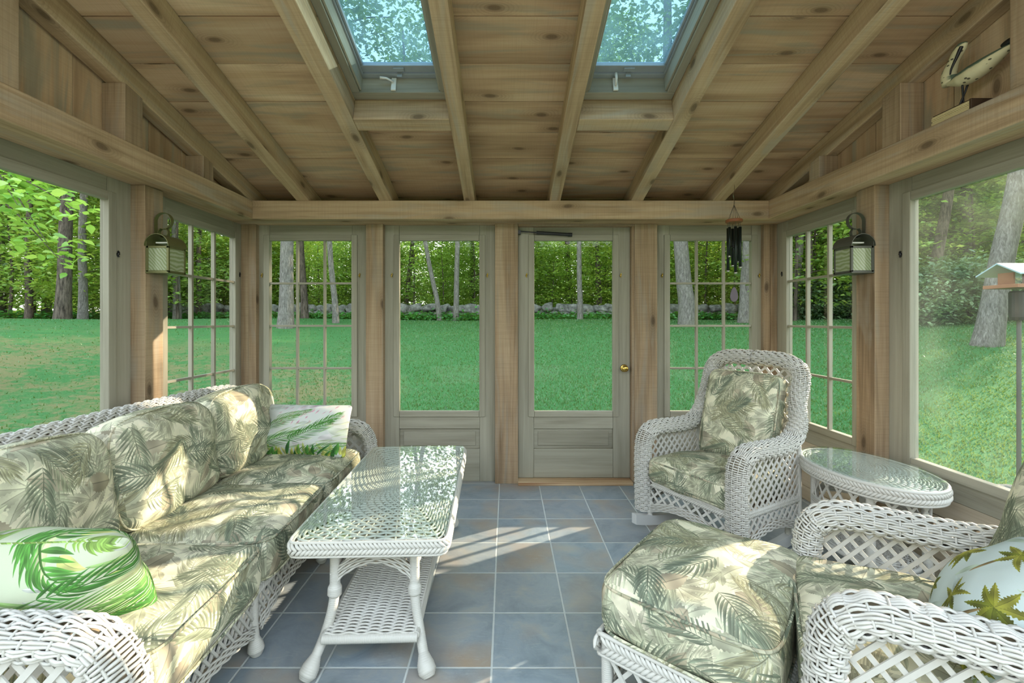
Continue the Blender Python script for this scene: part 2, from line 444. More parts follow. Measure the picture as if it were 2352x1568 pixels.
    leafmat('rhodo', 'grey_green_leaf', srgb(64, 92, 62), srgb(96, 126, 92), srgb(134, 160, 122), 0.25)
    leafmat('blade', 'grass_blade', srgb(48, 92, 44), srgb(62, 108, 56), srgb(96, 136, 84), 0.3)
    t = NT('bark')
    co = t.n('TexCoord').outputs['Object']
    n = t.n('Noise', {'Vector': t.n('Mapping', {'Vector': co, 'Scale': (26, 26, 6)}).outputs[0], 'Scale': 1.0, 'Detail': 6.0, 'Roughness': 0.7, 'Distortion': 0.8}).outputs[0]
    nb = t.n('Noise', {'Vector': co, 'Scale': 0.9, 'Detail': 2.0}).outputs[0]
    c = t.ramp(n, [(0.30, srgb(72, 70, 66)), (0.5, srgb(110, 108, 103)), (0.70, srgb(144, 142, 137))])
    c = t.mix(t.math('MULTIPLY', t.ramp(nb, [(0.5, (0, 0, 0)), (0.75, (1, 1, 1))]), 0.35), c, srgb(112, 116, 92))
    M['bark'] = t.surf(t.bsdf(c, 0.9, t.bump(n, 0.9, 0.03), spec=0.1))
    t = NT('dark_bark')
    n = t.n('Noise', {'Vector': t.n('Mapping', {'Vector': t.n('TexCoord').outputs['Object'], 'Scale': (16, 16, 3)}).outputs[0], 'Scale': 1.0, 'Detail': 5.0, 'Roughness': 0.7}).outputs[0]
    M['darkbark'] = t.surf(t.bsdf(t.ramp(n, [(0.35, srgb(44, 40, 36)), (0.65, srgb(106, 98, 88))]), 0.9, t.bump(n, 0.8, 0.03), spec=0.1))
    t = NT('fieldstone')
    co = t.n('TexCoord').outputs['Object']
    oi = t.n('ObjectInfo').outputs['Random']
    n = t.n('Noise', {'Vector': co, 'Scale': 5.0, 'Detail': 6.0, 'Roughness': 0.65}).outputs[0]
    c = t.ramp(n, [(0.32, srgb(66, 67, 65)), (0.5, srgb(108, 111, 108)), (0.68, srgb(146, 149, 144))])
    c = t.mix(t.math('MULTIPLY', oi, 0.4), c, srgb(112, 112, 104))
    M['stone'] = t.surf(t.bsdf(c, 0.9, t.bump(n, 0.6, 0.05), spec=0.1))
    t = NT('mown_grass')
    co = t.n('TexCoord').outputs['Object']
    n1 = t.n('Noise', {'Vector': co, 'Scale': 55.0, 'Detail': 4.0, 'Roughness': 0.7}).outputs[0]
    n2 = t.n('Noise', {'Vector': co, 'Scale': 1.1, 'Detail': 4.0}).outputs[0]
    n3 = t.n('Noise', {'Vector': co, 'Scale': 0.45, 'Detail': 5.0, 'Roughness': 0.62}).outputs[0]
    n4 = t.n('Noise', {'Vector': co, 'Scale': 7.0, 'Detail': 5.0, 'Roughness': 0.7}).outputs[0]
    c = t.ramp(n1, [(0.3, srgb(46, 88, 44)), (0.5, srgb(64, 108, 62)), (0.72, srgb(96, 136, 88))])
    c = t.mix(t.math('MULTIPLY', n2, 0.35), c, srgb(60, 110, 66))
    # thin, dry lawn on the west side of the garden
    x = t.n('SeparateXYZ', {0: co}).outputs[0]; y = t.n('SeparateXYZ', {0: co}).outputs[1]
    west = t.ramp(t.math('ADD', 0.5, t.math('MULTIPLY', t.math('ADD', x, 2.2), -0.12)), [(0.45, (0, 0, 0)), (0.62, (1, 1, 1))])
    near = t.ramp(t.math('MULTIPLY', y, 0.05), [(0.48, (1, 1, 1)), (0.66, (0, 0, 0))])
    dry = t.math('MULTIPLY', t.math('MULTIPLY', t.ramp(t.math('ADD', t.math('MULTIPLY', n3, 0.55), t.math('MULTIPLY', n4, 0.45)), [(0.47, (0, 0, 0)), (0.56, (1, 1, 1))]), west), near)
    c = t.mix(t.math('MULTIPLY', dry, 0.8), c, t.mix(n1, srgb(104, 92, 66), srgb(136, 128, 92)))
    # forest floor beyond the stone wall
    rr = t.math('SQRT', t.math('ADD', t.math('POWER', x, 2.0), t.math('POWER', y, 2.0)))
    ff = t.ramp(t.math('ADD', t.math('MULTIPLY', rr, 0.02), t.math('MULTIPLY', n2, 0.04)), [(0.49, (0, 0, 0)), (0.52, (1, 1, 1))])
    c = t.mix(ff, c, t.mix(n4, srgb(92, 74, 54), srgb(150, 126, 94)))
    M['lawn'] = t.surf(t.bsdf(c, 0.95, t.bump(n1, 0.6, 0.03), spec=0.05))
XL, XR, YB = -2.12, 2.16, 3.60
ZH = 2.065            # underside of the beams / head of the frames
BT = 2.207            # top of the beams
SL = 0.2615           # roof slope
def zb(Y): return BT + SL * (3.38 - Y)         # underside of the rafters
def zc(Y): return BT + 0.135 + SL * (3.38 - Y) # underside of the boards
RAFTERS = [(-2.03, -1.94), (-1.593, -1.498), (-0.966, -0.867), (-0.323, -0.240), (0.328, 0.412), (0.946, 1.039), (1.566, 1.662), (2.035, 2.112)]
NEAR = 0.2

def setting(o, label=None, cat=None):
    tag(o, label, cat, kind='structure'); return o

def wall_map(side):
    """local (u along the wall, w into the room, z) -> world"""
    if side == 'back': return lambda u, w, z: (u, YB - w, z)
    if side == 'left': return lambda u, w, z: (XL + w, u, z)
    return lambda u, w, z: (XR - w, u, z)

def wbox(m, f, u0, u1, w0, w1, z0, z1, grain=None):
    c = [f(u0, w0, z0), f(u1, w0, z0), f(u1, w1, z0), f(u0, w1, z0), f(u0, w0, z1), f(u1, w0, z1), f(u1, w1, z1), f(u0, w1, z1)]
    c = np.array(c)
    e = np.linalg.det(np.stack([c[1] - c[0], c[3] - c[0], c[4] - c[0]]))
    if e < 0: c = c[[3, 2, 1, 0, 7, 6, 5, 4]]
    return m.hexa(c, grain)

GZ0, GZ1 = 0.569, 1.939
def bay(name, side, u0, u1, g0, g1, label, panes=False, lower='panel', buttons=(True, True), btn='brass', z0=0.0, cat='window', glass='glass'):
    f = wall_map(side)
    root = empty(name, f((u0 + u1) / 2, 0, z0))
    setting(root, label, cat)
    L = np.array(root.location)
    def b(m, nm, mat, bevel=0.0, parent=root): 
        return m.build(nm, mat, parent, bevel=bevel, loc=L if parent is root else None)
    sw = 0.047                                   # stop moulding width
    fr = MB()
    wbox(fr, f, u0, g0 - 0.004, -0.04, 0, z0, ZH, 2)     # stiles
    wbox(fr, f, g1 + 0.004, u1, -0.04, 0, z0, ZH, 2)
    e = 0.0015
    wbox(fr, f, g0 - 0.004 + e, g1 + 0.004 - e, -0.04, -e, GZ1 + 0.004, ZH, 0)   # head
    wbox(fr, f, g0 - 0.004 + e, g1 + 0.004 - e, -0.04, -e, 0.425, GZ0 - 0.004, 0) # rail
    if lower == 'panel':
        wbox(fr, f, g0 - 0.004 + e, g1 + 0.004 - e, -0.04, -e, z0, 0.262, 0)
    b(fr, 'frame', M['trim'], 0.002)
    if lower == 'panel':
        pm = MB()
        wbox(pm, f, g0 - 0.004, g1 + 0.004, -0.038, -0.018, 0.262, 0.425, 0)
        wbox(pm, f, g0 + 0.03, g1 - 0.03, -0.018, -0.008, 0.285, 0.402, 0)
        b(pm, 'lower_panel', M['trim'], 0.004)
    else:
        pm = MB(); hh = [z0, 0.10, 0.21, 0.32, 0.425]
        for a, c in zip(hh[:-1], hh[1:]):
            wbox(pm, f, g0 - 0.004 + e, g1 + 0.004 - e, -0.04, -0.004, a + 0.0015, c - 0.0015, 0)
        b(pm, 'lower_boards', M['wainscot'], 0.002)
    st = MB()
    wbox(st, f, g0 - sw, g0, -0.02, 0.012, GZ0 - sw, GZ1 + sw, 2)
    wbox(st, f, g1, g1 + sw, -0.02, 0.012, GZ0 - sw, GZ1 + sw, 2)
    wbox(st, f, g0 + e, g1 - e, -0.02, 0.0115, GZ1, GZ1 + sw, 0)
    wbox(st, f, g0 + e, g1 - e, -0.02, 0.0115, GZ0 - sw, GZ0, 0)
    b(st, 'sash', M['trim'], 0.003)
    if panes:
        mu = MB()
        for k in (1, 2):
            u = g0 + (g1 - g0) * k / 3
            wbox(mu, f, u - 0.009, u + 0.009, -0.022, 0.004, GZ0, GZ1, 2)
        for k in (1, 2, 3):
            z = GZ0 + (GZ1 - GZ0) * k / 4
            wbox(mu, f, g0, g1, -0.021, 0.003, z - 0.008, z + 0.008, 0)
        b(mu, 'muntins', M['trim'], 0.002)
    gl = MB(); wbox(gl, f, g0, g1, -0.014, -0.011, GZ0, GZ1)
    b(gl, 'glass', M[glass])
    for k, on in enumerate(buttons):
        if not on: continue
        u = g0 - sw - 0.016 if k == 0 else g1 + sw + 0.016
        bt = MB()
        pr = spline([(0, 0, 0.016), (0.006, 0, 0.008), (-0.004, 0, 0), (0.004, 0, -0.016)], 14)
        pr = np.array([f(u + p[0], 0.006, 1.66 + p[2]) for p in pr])
        bt.tube(pr, 0.0045, 6)
        bt.ball(f(u, 0.007, 1.66), 0.008, 8)
        b(bt, 'turn_button', M['brass' if btn == 'brass' else 'blackmetal'])
    return root

def pxX(px, Y): return (px - CX) / F * Y

def build_room():
    # ---------------- floor
    m = MB(); m.box(XL - 0.1, XR + 0.1, NEAR, YB + 0.06, -0.12, 0.0)
    setting(m.build('floor', M['tile']), 'grey blue slate tile floor with pale grout lines', 'floor')
    # ---------------- ceiling boards
    m = MB(); k0 = -9
    seams = [3.348 + 0.26 - 0.2605 * k for k in range(-1, 18)]
    op = [(-0.867, -0.323), (0.412, 0.946)]; y_open, y_end = 2.551, 1.36
    for a, b_ in zip(seams[1:], seams[:-1]):
        if b_ < NEAR: break
        segs = [(XL - 0.12, XR + 0.12, a, b_)]
        if a < y_open and b_ > y_end:
            xs = [(XL - 0.12, op[0][0]), (op[0][1], op[1][0]), (op[1][1], XR + 0.12)]
            segs = [(x0, x1, a, b_) for x0, x1 in xs]
            for (x0, x1) in op:
                if b_ > y_open: segs.append((x0, x1, y_open, b_))
                if a < y_end: segs.append((x0, x1, a, y_end))
        for x0, x1, ya, yb in segs:
            ya += 0.0032; yb -= 0.0032
            za, z_b = zc(ya), zc(yb)
            m.hexa([(x0, ya, za), (x1, ya, za), (x1, yb, z_b), (x0, yb, z_b), (x0, ya, za + 0.022), (x1, ya, za + 0.022), (x1, yb, z_b + 0.022), (x0, yb, z_b + 0.022)], 0)
    setting(m.build('ceiling', M['plank'], bevel=0.002), 'sloping ceiling of wide knotty pine boards', 'ceiling')
    # roof deck above the boards so that no sky leaks between them
    m = MB()
    for x0, x1, ya, yb in [(XL - .3, op[0][0], NEAR, 3.95), (op[0][1], op[1][0], NEAR, 3.95), (op[1][1], XR + .3, NEAR, 3.95), (*op[0], y_open + .02, 3.95), (*op[1], y_open + .02, 3.95), (*op[0], NEAR, y_end), (*op[1], NEAR, y_end)]:
        za, z_b = zc(ya) + .024, zc(yb) + .024
        m.hexa([(x0, ya, za), (x1, ya, za), (x1, yb, z_b), (x0, yb, z_b), (x0, ya, za + .05), (x1, ya, za + .05), (x1, yb, z_b + .05), (x0, yb, z_b + .05)], 0)
    setting(m.build('roof', M['rough']))
    # ---------------- rafters
    names = ['rafter lying along the gable boards over the sofa side', 'first free rafter from the gable over the sofa', 'rafter along the outer side of the sofa side skylight',
             'rafter along the inner side of the sofa side skylight', 'rafter along the inner side of the door side skylight', 'rafter along the outer side of the door side skylight',
             'rafter from which the wind chime hangs', 'rafter lying along the gable boards behind the wooden bird']
    for (x0, x1), lb in zip(RAFTERS, names):
        m = MB(); ya, yb = NEAR, 3.62
        ms = []
        ys = np.linspace(ya, yb, 2)
        m.hexa([(x0, ya, zb(ya)), (x1, ya, zb(ya)), (x1, yb, zb(yb)), (x0, yb, zb(yb)), (x0, ya, zc(ya) - .001), (x1, ya, zc(ya) - .001), (x1, yb, zc(yb) - .001), (x0, yb, zc(yb) - .001)], 1)
        setting(m.build('rafter', M['rough'], bevel=0.006), 'rough sawn pine ' + lb, 'rafter')
    # ---------------- beams
    for nm, bx, g, lb in (('beam', (XL - .05, XR + .05, 3.38, 3.68, ZH, BT), 0, 'heavy pine beam across the back wall under the rafter ends'),
                          ('beam', (XL - .1, -1.92, NEAR, 3.379, ZH, BT), 1, 'heavy pine beam along the wall above the sofa'),
                          ('beam', (1.985, XR + .1, NEAR, 3.379, ZH, BT), 1, 'heavy pine beam along the wall above the oval side table')):
        m = MB(); m.box(*bx, grain=g)
        setting(m.build(nm, M['rough'], bevel=0.006), lb, 'beam')
    # ---------------- posts
    for (p0, p1), lb in zip([(840, 880), (1137, 1190), (1458, 1510)], ['between the small paned window and the tall fixed panel', 'beside the hinge side of the screen door', 'beside the brass door knob']):
        m = MB(); m.box(pxX(p0, 3.545), pxX(p1, 3.545), 3.545, 3.66, 0, ZH, 2)
        setting(m.build('post', M['post'], bevel=0.004), 'rough sawn pine post on the back wall ' + lb, 'post')
    for x0, x1, lb in ((XL, -1.995, 'corner behind the sofa'), (2.055, XR, 'corner behind the rocking chair')):
        m = MB(); m.box(x0, (x0 + x1) / 2 - .001, 3.563, 3.66, 0, ZH, 2); m.box((x0 + x1) / 2 + .001, x1, 3.556, 3.66, 0, ZH, 2)
        setting(m.build('post', M['post'], bevel=0.003), 'pine post in the back ' + lb, 'post')
    for x0, x1, lb in ((XL - .03, XL + .08, 'with a lantern above the sofa'), (XR - .08, XR + .03, 'with a lantern above the oval side table')):
        m = MB(); m.box(x0, x1, 2.52, 2.655, 0, ZH, 2)
        setting(m.build('post', M['post'], bevel=0.005), 'square pine post ' + lb, 'post')
        m = MB(); m.box(x0, x1, 0.78, 0.92, 0, ZH, 2)
        setting(m.build('post', M['post'], bevel=0.005), 'square pine post at the near end of the large window ' + ('by the sofa' if x0 < 0 else 'by the armchair'), 'post')
    # ---------------- gable walls and studs above the beams
    for side, X, sgn in (('left', -2.045, -1), ('right', 2.112, 1)):
        m = MB(); y = NEAR; k = 0
        while y < 3.5:
            y2 = min(y + 0.235 + 0.03 * math.sin(k * 2.1), 3.52)
            xa, xb = sorted((X, X + sgn * 0.02))
            m.hexa([(xa, y + .0015, BT - .01), (xb, y + .0015, BT - .01), (xb, y2 - .0015, BT - .01), (xa, y2 - .0015, BT - .01), (xa, y + .0015, zc(y) - .002), (xb, y + .0015, zc(y) - .002), (xb, y2 - .0015, zc(y2) - .002), (xa, y2 - .0015, zc(y2) - .002)], 2)
            y = y2; k += 1
        xa, xb = sorted((X + sgn * .022, X + sgn * .06))
        m.hexa([(xa, NEAR, BT - .01), (xb, NEAR, BT - .01), (xb, 3.7, BT - .01), (xa, 3.7, BT - .01), (xa, NEAR, zc(NEAR) + .02), (xb, NEAR, zc(NEAR) + .02), (xb, 3.7, zc(3.7) + .02), (xa, 3.7, zc(3.7) + .02)], 1)
        setting(m.build('wall_' + side, M['plank'], bevel=0.002), 'gable of vertical pine boards above the %s beam' % ('sofa side' if side == 'left' else 'armchair side'), 'wall')
        xs = sorted((-1.926 if side == 'left' else 1.99, X))
        for (ya, yb), hl in zip([(2.84, 2.935), (2.255, 2.365), (1.66, 1.765), (1.05, 1.16)], ['shortest', 'second shortest', 'tall', 'tallest']):
            if hl == 'tallest': continue
            m = MB(); xr = RAFTERS[0][1] if side == 'left' else RAFTERS[-1][0]
            m.hexa([(xs[0], ya, BT), (xs[1], ya, BT), (xs[1], yb, BT), (xs[0], yb, BT), (xs[0], ya, zb(ya) - .001), (xs[1], ya, zb(ya) - .001), (xs[1], yb, zb(yb) - .001), (xs[0], yb, zb(yb) - .001)], 2)
            setting(m.build('stud', M['post'], bevel=0.003), '%s pine stud standing on the beam above %s' % (hl, 'the sofa' if side == 'left' else 'the armchair'), 'stud')
    m = MB(); m.box(XL - .06, XR + .06, 3.64, 3.68, BT - .01, zc(3.66) + .01, 0)
    setting(m.build('trim_1', M['plank']), 'dark board closing the gap above the back beam', 'trim')
    # ---------------- bays
    B = lambda a: pxX(a, YB)
    bay('window_1', 'left', 0.922, 2.519, 1.06, 2.367, 'large clear pane window behind the sofa', lower='boards', buttons=(False, True), btn='black')
    bay('window_2', 'left', 2.656, 3.60, 2.78, 3.475, 'twelve pane window on the wall behind the sofa', panes=True, lower='boards', buttons=(False, True), btn='black')
    bay('window_3', 'back', XL + .1, B(848), B(620), B(808), 'twelve pane window on the back wall beside the sofa', panes=True)
    bay('window_4', 'back', B(876), pxX(1137, 3.545) - .001, B(918), B(1101), 'tall fixed glass panel between the twelve pane window and the door')
    bay('window_5', 'back', B(1505), XR - .1, B(1538), B(1725), 'twelve pane window on the back wall behind the rocking chair', panes=True)
    bay('window_6', 'right', 2.656, 3.60, 2.775, 3.425, 'twelve pane window on the side wall behind the oval table', panes=True, lower='boards', buttons=(False, True), btn='black')
    bay('window_7', 'right', 0.922, 2.519, 1.06, 2.376, 'large clear pane window behind the armchair and oval table', lower='boards', buttons=(False, True), btn='black', glass='hazeglass')
    d = bay('door_1', 'back', B(1190) + .001, B(1447), B(1227), B(1407), 'wood framed glass door with a brass knob', cat='door', z0=0.03)
    dl = np.array(d.location)
    m = MB(); X0, X1 = B(1190), B(1458)
    m.box(B(1447) + .002, X1, YB - .045, YB + .03, 0, ZH, 2); m.box(X0, X1, YB - .05, YB + .03, ZH - .018, ZH - .001, 0)
    setting(m.build('trim_2', M['post'], bevel=0.002), 'warm wood jamb and head around the glass door', 'trim')
    m = MB(); m.box(pxX(1190, 3.5), pxX(1455, 3.5), 3.50, 3.62, 0.0, 0.026, 0)
    setting(m.build('trim_3', M['sill'], bevel=0.004), 'worn pale wood threshold under the glass door', 'trim')
    # knob
    kx, kz = B(1433), H - (846 - CY) / F * 3.57
    m = MB(); m.lathe([(0.001, 0.0), (0.030, 0.001), (0.031, 0.004), (0.024, 0.008), (0.012, 0.010), (0.009, 0.022), (0.010, 0.028), (0.020, 0.034), (0.025, 0.044), (0.023, 0.054), (0.012, 0.060), (0.001, 0.061)], (0, 0, 0), 24, axis=1)
    ob = m.build('knob', M['brass'], d, smooth=True); ob.location = V(kx, YB, kz) - dl; ob['label'] = 'round polished brass door knob'
    # closer
    Yc = YB - 0.03
    m = MB(); p0, p1 = at(1232, 534, Yc), at(1313, 539, Yc)
    m.tube([p0, p1], 0.013, 12); m.tube([p1 + V(-.03, 0, 0.001), p1 + V(.004, 0, 0)], 0.015, 12)
    m.box(p1[0] - .03, p1[0] + .0, Yc, YB, p1[2] - .012, p1[2] + .012)
    cl = m.build('door_closer', M['blackmetal'], d, smooth=False, loc=dl); cl['label'] = 'black pneumatic door closer tube'
    m = MB(); m.tube([at(1192, 531, Yc), p0], 0.005, 8); m.box(pxX(1190, Yc), pxX(1196, Yc), Yc - .01, Yc + .03, p0[2] - .012, p0[2] + .018)
    m.build('closer_rod', M['blackmetal'], cl, loc=dl)
    # ---------------- skylights
    nrm = unit(V(0, SL, 1)); dn = unit(V(0, 1, -SL)); ups = -dn
    O = V(0, 2.518, zb(2.518))
    def R(a, s, t): return O + V(a, 0, 0) + ups * s + nrm * t
    def rb(m, a0, a1, s0, s1, t0, t1, g=None):
        return m.hexa([R(a0, s0, t0), R(a1, s0, t0), R(a1, s1, t0), R(a0, s1, t0), R(a0, s0, t1), R(a1, s0, t1), R(a1, s1, t1), R(a0, s1, t1)], g)
    for (a0, a1), who, nth in ((op[0], 'sofa', 0), (op[1], 'armchair', 1)):
        m = MB(); rb(m, a0, a1, -0.098, 0.0, 0.0, 0.129, 0)
        setting(m.build('trim_4' if nth == 0 else 'trim_5', M['rough'], bevel=0.004), 'short pine header below the skylight nearer the ' + who, 'trim')
        m = MB(); rb(m, a0, a1, 1.17, 1.26, 0.0, 0.129, 0)
        setting(m.build('trim_6' if nth == 0 else 'trim_7', M['rough']), 'upper pine header of the skylight nearer the ' + who, 'trim')
        S = 1.17
        root = empty('window_8' if nth == 0 else 'window_9', R((a0 + a1) / 2, 0, 0.13))
        setting(root, 'roof skylight with dusty glass nearer the ' + who, 'skylight')
        L = np.array(root.location)
        m = MB(); w = 0.045
        rb(m, a0 + .001, a1 - .001, 0.0, 0.055, .131, .228, 0); rb(m, a0 + .001, a1 - .001, S - .055, S, .131, .228, 0)
        rb(m, a0 + .001, a0 + w, .056, S - .056, .131, .228, 1); rb(m, a1 - w, a1 - .001, .056, S - .056, .131, .228, 1)
        rb(m, a0 + w, a0 + w + .012, .056, S - .056, .145, .228, 1); rb(m, a1 - w - .012, a1 - w, .056, S - .056, .145, .228, 1)
        m.build('frame', M['trim'], root, loc=L, bevel=0.003)
        m = MB(); i0, i1 = a0 + w, a1 - w
        rb(m, i0, i1, .04, .085, .228, .262); rb(m, i0, i1, .09, .135, .236, .262); rb(m, i0, i1, S - .12, S - .04, .228, .262)
        rb(m, i0 - .01, i0 + .022, .085, S - .12, .228, .262); rb(m, i1 - .022, i1 + .01, .085, S - .12, .228, .262)
        rb(m, i0 + .022, i0 + .034, .136, S - .12, .238, .262); rb(m, i1 - .034, i1 - .022, .136, S - .12, .238, .262)
        rb(m, i0, i1, .0, .04, .229, .262)
        rb(m, a0 - .03, a0 + w, -.03, S + .03, .2285, .27); rb(m, a1 - w, a1 + .03, -.03, S + .03, .2285, .27); rb(m, i0, i1, -.03, 0, .2285, .27)
        m.build('sash', M['alum'], root, loc=L, bevel=0.002)
        m = MB(); rb(m, i0 + .03, i1 - .03, .13, S - .1, .252, .256)
        g = m.build('glass', M['skyglass'], root, loc=L)
        # operator handle on the sash rail
        c = a0 + 0.235 if nth == 0 else a0 + 0.20
        m = MB(); rb(m, c - .014, c + .014, .056, .066, .14, .222)
        hd = m.build('handle', M['whiteplastic'], root, loc=L, bevel=0.003)
        m = MB()
        if nth == 0: m.tube([R(c, .07, .19), R(c - .035, .09, .195), R(c - .07, .092, .197)], [.006, .006, .008], 8)
        else: m.tube([R(c, .07, .165), R(c, .09, .195), R(c - .002, .092, .228)], [.006, .007, .009], 8)
        m.build('crank', M['whiteplastic'], hd, loc=L, smooth=True)
        m = MB(); cc = (a0 + a1) / 2 + .0
        rb(m, cc - .014, cc + .014, .086, .092, .205, .24); rb(m, cc - .03, cc + .03, .10, .125, .228, .236)
        m.build('latch', M['alum'], root, loc=L, bevel=0.002)
class Painter:
    """paints a repeating textile print into an array (no files involved)"""
    def __init__(self, n, base):
        self.n = n; self.a = np.ones((n, n, 3)) * (np.array(base) / 255.0)
    def leaflet(self, x, y, ang, L, W, col, curve=0.0, alpha=1.0, rib=0.25, two=0.16, sharp=0.8, serr=0.0):
        n = self.n; R = L * 1.08
        c, s = math.cos(ang), math.sin(ang)
        ex, ey = x + c * L - s * curve * L, y + s * L + c * curve * L
        x0 = math.floor(min(x, ex) - W * 1.6 - abs(curve) * L * .3 - 2); x1 = math.ceil(max(x, ex) + W * 1.6 + abs(curve) * L * .3 + 2)
        y0 = math.floor(min(y, ey) - W * 1.6 - abs(curve) * L * .3 - 2); y1 = math.ceil(max(y, ey) + W * 1.6 + abs(curve) * L * .3 + 2)
        X, Y = np.meshgrid(np.arange(x0, x1), np.arange(y0, y1))
        dx, dy = X - x, Y - y
        t = dx * c + dy * s; q = -dx * s + dy * c
        tau = np.clip(t / L, 0, 1)
        q = q - curve * L * tau ** 2
        w = W * np.sin(PI * tau ** sharp) ** 0.9
        if serr: w = w * (1 + serr * np.sin(tau * 60 + np.abs(q) / W * 4))
        m = np.clip(w - np.abs(q) + 0.5, 0, 1) * ((t > 0) & (t < L)) * alpha
        col = np.array(col) / 255.0
        sh = 1.0 - two * (q > 0) - 0.10 * np.clip(np.abs(q) / (W + 1e-6), 0, 1) + 0.10 * np.sin(tau * 9)
        sh = sh - rib * np.clip(1.2 - np.abs(q) / max(0.9, W * 0.07), 0, 1)
        cc = np.clip(col[None, None, :] * sh[:, :, None], 0, 1)
        iy = np.mod(Y[:, 0], n); ix = np.mod(X[0], n)
        sub = self.a[np.ix_(iy, ix)]
        self.a[np.ix_(iy, ix)] = sub * (1 - m[:, :, None]) + cc * m[:, :, None]
    def frond(self, x, y, ang, L, col, rnd, pairs=11, droop=0.5, lw=0.036, ll=0.42, bend=0.4, alpha=0.95):
        for i in range(pairs, -1, -1):
            f = (i + 0.6) / (pairs + 1)
            a = ang + bend * (f - 0.3)
            px = x + math.cos(ang + bend * f * 0.5) * L * f; py = y + math.sin(ang + bend * f * 0.5) * L * f
            ln = L * ll * math.sin(PI * (0.18 + 0.75 * f)) ** 0.7
            for sg in (-1, 1):
                k = 1 + rnd.uniform(-0.14, 0.14)
                cc = [c * k for c in col]
                self.leaflet(px, py, a + sg * (1.0 - 0.55 * f + rnd.uniform(-.06, .06)), ln * rnd.uniform(.85, 1.1), L * lw * rnd.uniform(.8, 1.2), cc, curve=-sg * droop * 0.35, alpha=alpha)
        ex = x + math.cos(ang + bend * .5) * L; ey = y + math.sin(ang + bend * .5) * L
        self.leaflet(ex, ey, ang + bend * .7, L * ll * .55, L * lw, col, alpha=alpha)
        self.leaflet(x, y, ang + bend * .1, L * 1.05, max(1.5, L * .008), [c * .75 for c in col], curve=bend * .3, rib=0, alpha=alpha)
    def lobed(self, x, y, ang, L, col, rnd, alpha=0.9):
        for k in (-2, 2, -1, 1, 0):
            l = L * (1.0 - 0.16 * abs(k))
            kk = 1 + rnd.uniform(-.08, .08)
            self.leaflet(x, y, ang + k * 0.52, l, L * 0.15, [c * kk for c in col], curve=0.08 * k, alpha=alpha, rib=0.3, serr=0.12, sharp=1.1)
    def to_image(self, name):
        n = self.n
        img = bpy.data.images.new(name, n, n)
        px = np.ones((n, n, 4), np.float32); px[:, :, :3] = np.clip(self.a, 0, 1)
        img.pixels.foreach_set(px.ravel()); img.update(); img.pack()
        return img

def blotch(p, rnd, cols, k, r, alpha):
    for _ in range(k):
        p.leaflet(rnd.uniform(0, p.n), rnd.uniform(0, p.n), rnd.uniform(0, 6.28), rnd.uniform(.6, 1.2) * r, r * .35, rnd.choice(cols), alpha=alpha, rib=0, two=0)

def fabric_mat(key, name, img, rough=0.85):
    t = NT(name)
    uv = t.n('UVMap').outputs[0]
    tex = t.n('TexImage', {'Vector': uv}); tex.image = img
    w = t.n('Noise', {'Vector': uv, 'Scale': 420.0, 'Detail': 2.0}).outputs[0]
    c = t.mix(t.math('MULTIPLY', w, 0.16), tex.outputs[0], (0.25, 0.22, 0.16, 1))
    fold = t.n('Noise', {'Vector': t.n('TexCoord').outputs['Object'], 'Scale': 5.5, 'Detail': 3.0, 'Roughness': 0.4, 'Distortion': 0.7}).outputs[0]
    M[key] = t.surf(t.bsdf(c, rough, t.bump(t.math('ADD', t.math('MULTIPLY', w, 0.04), fold), 0.35, 0.03), spec=0.15))

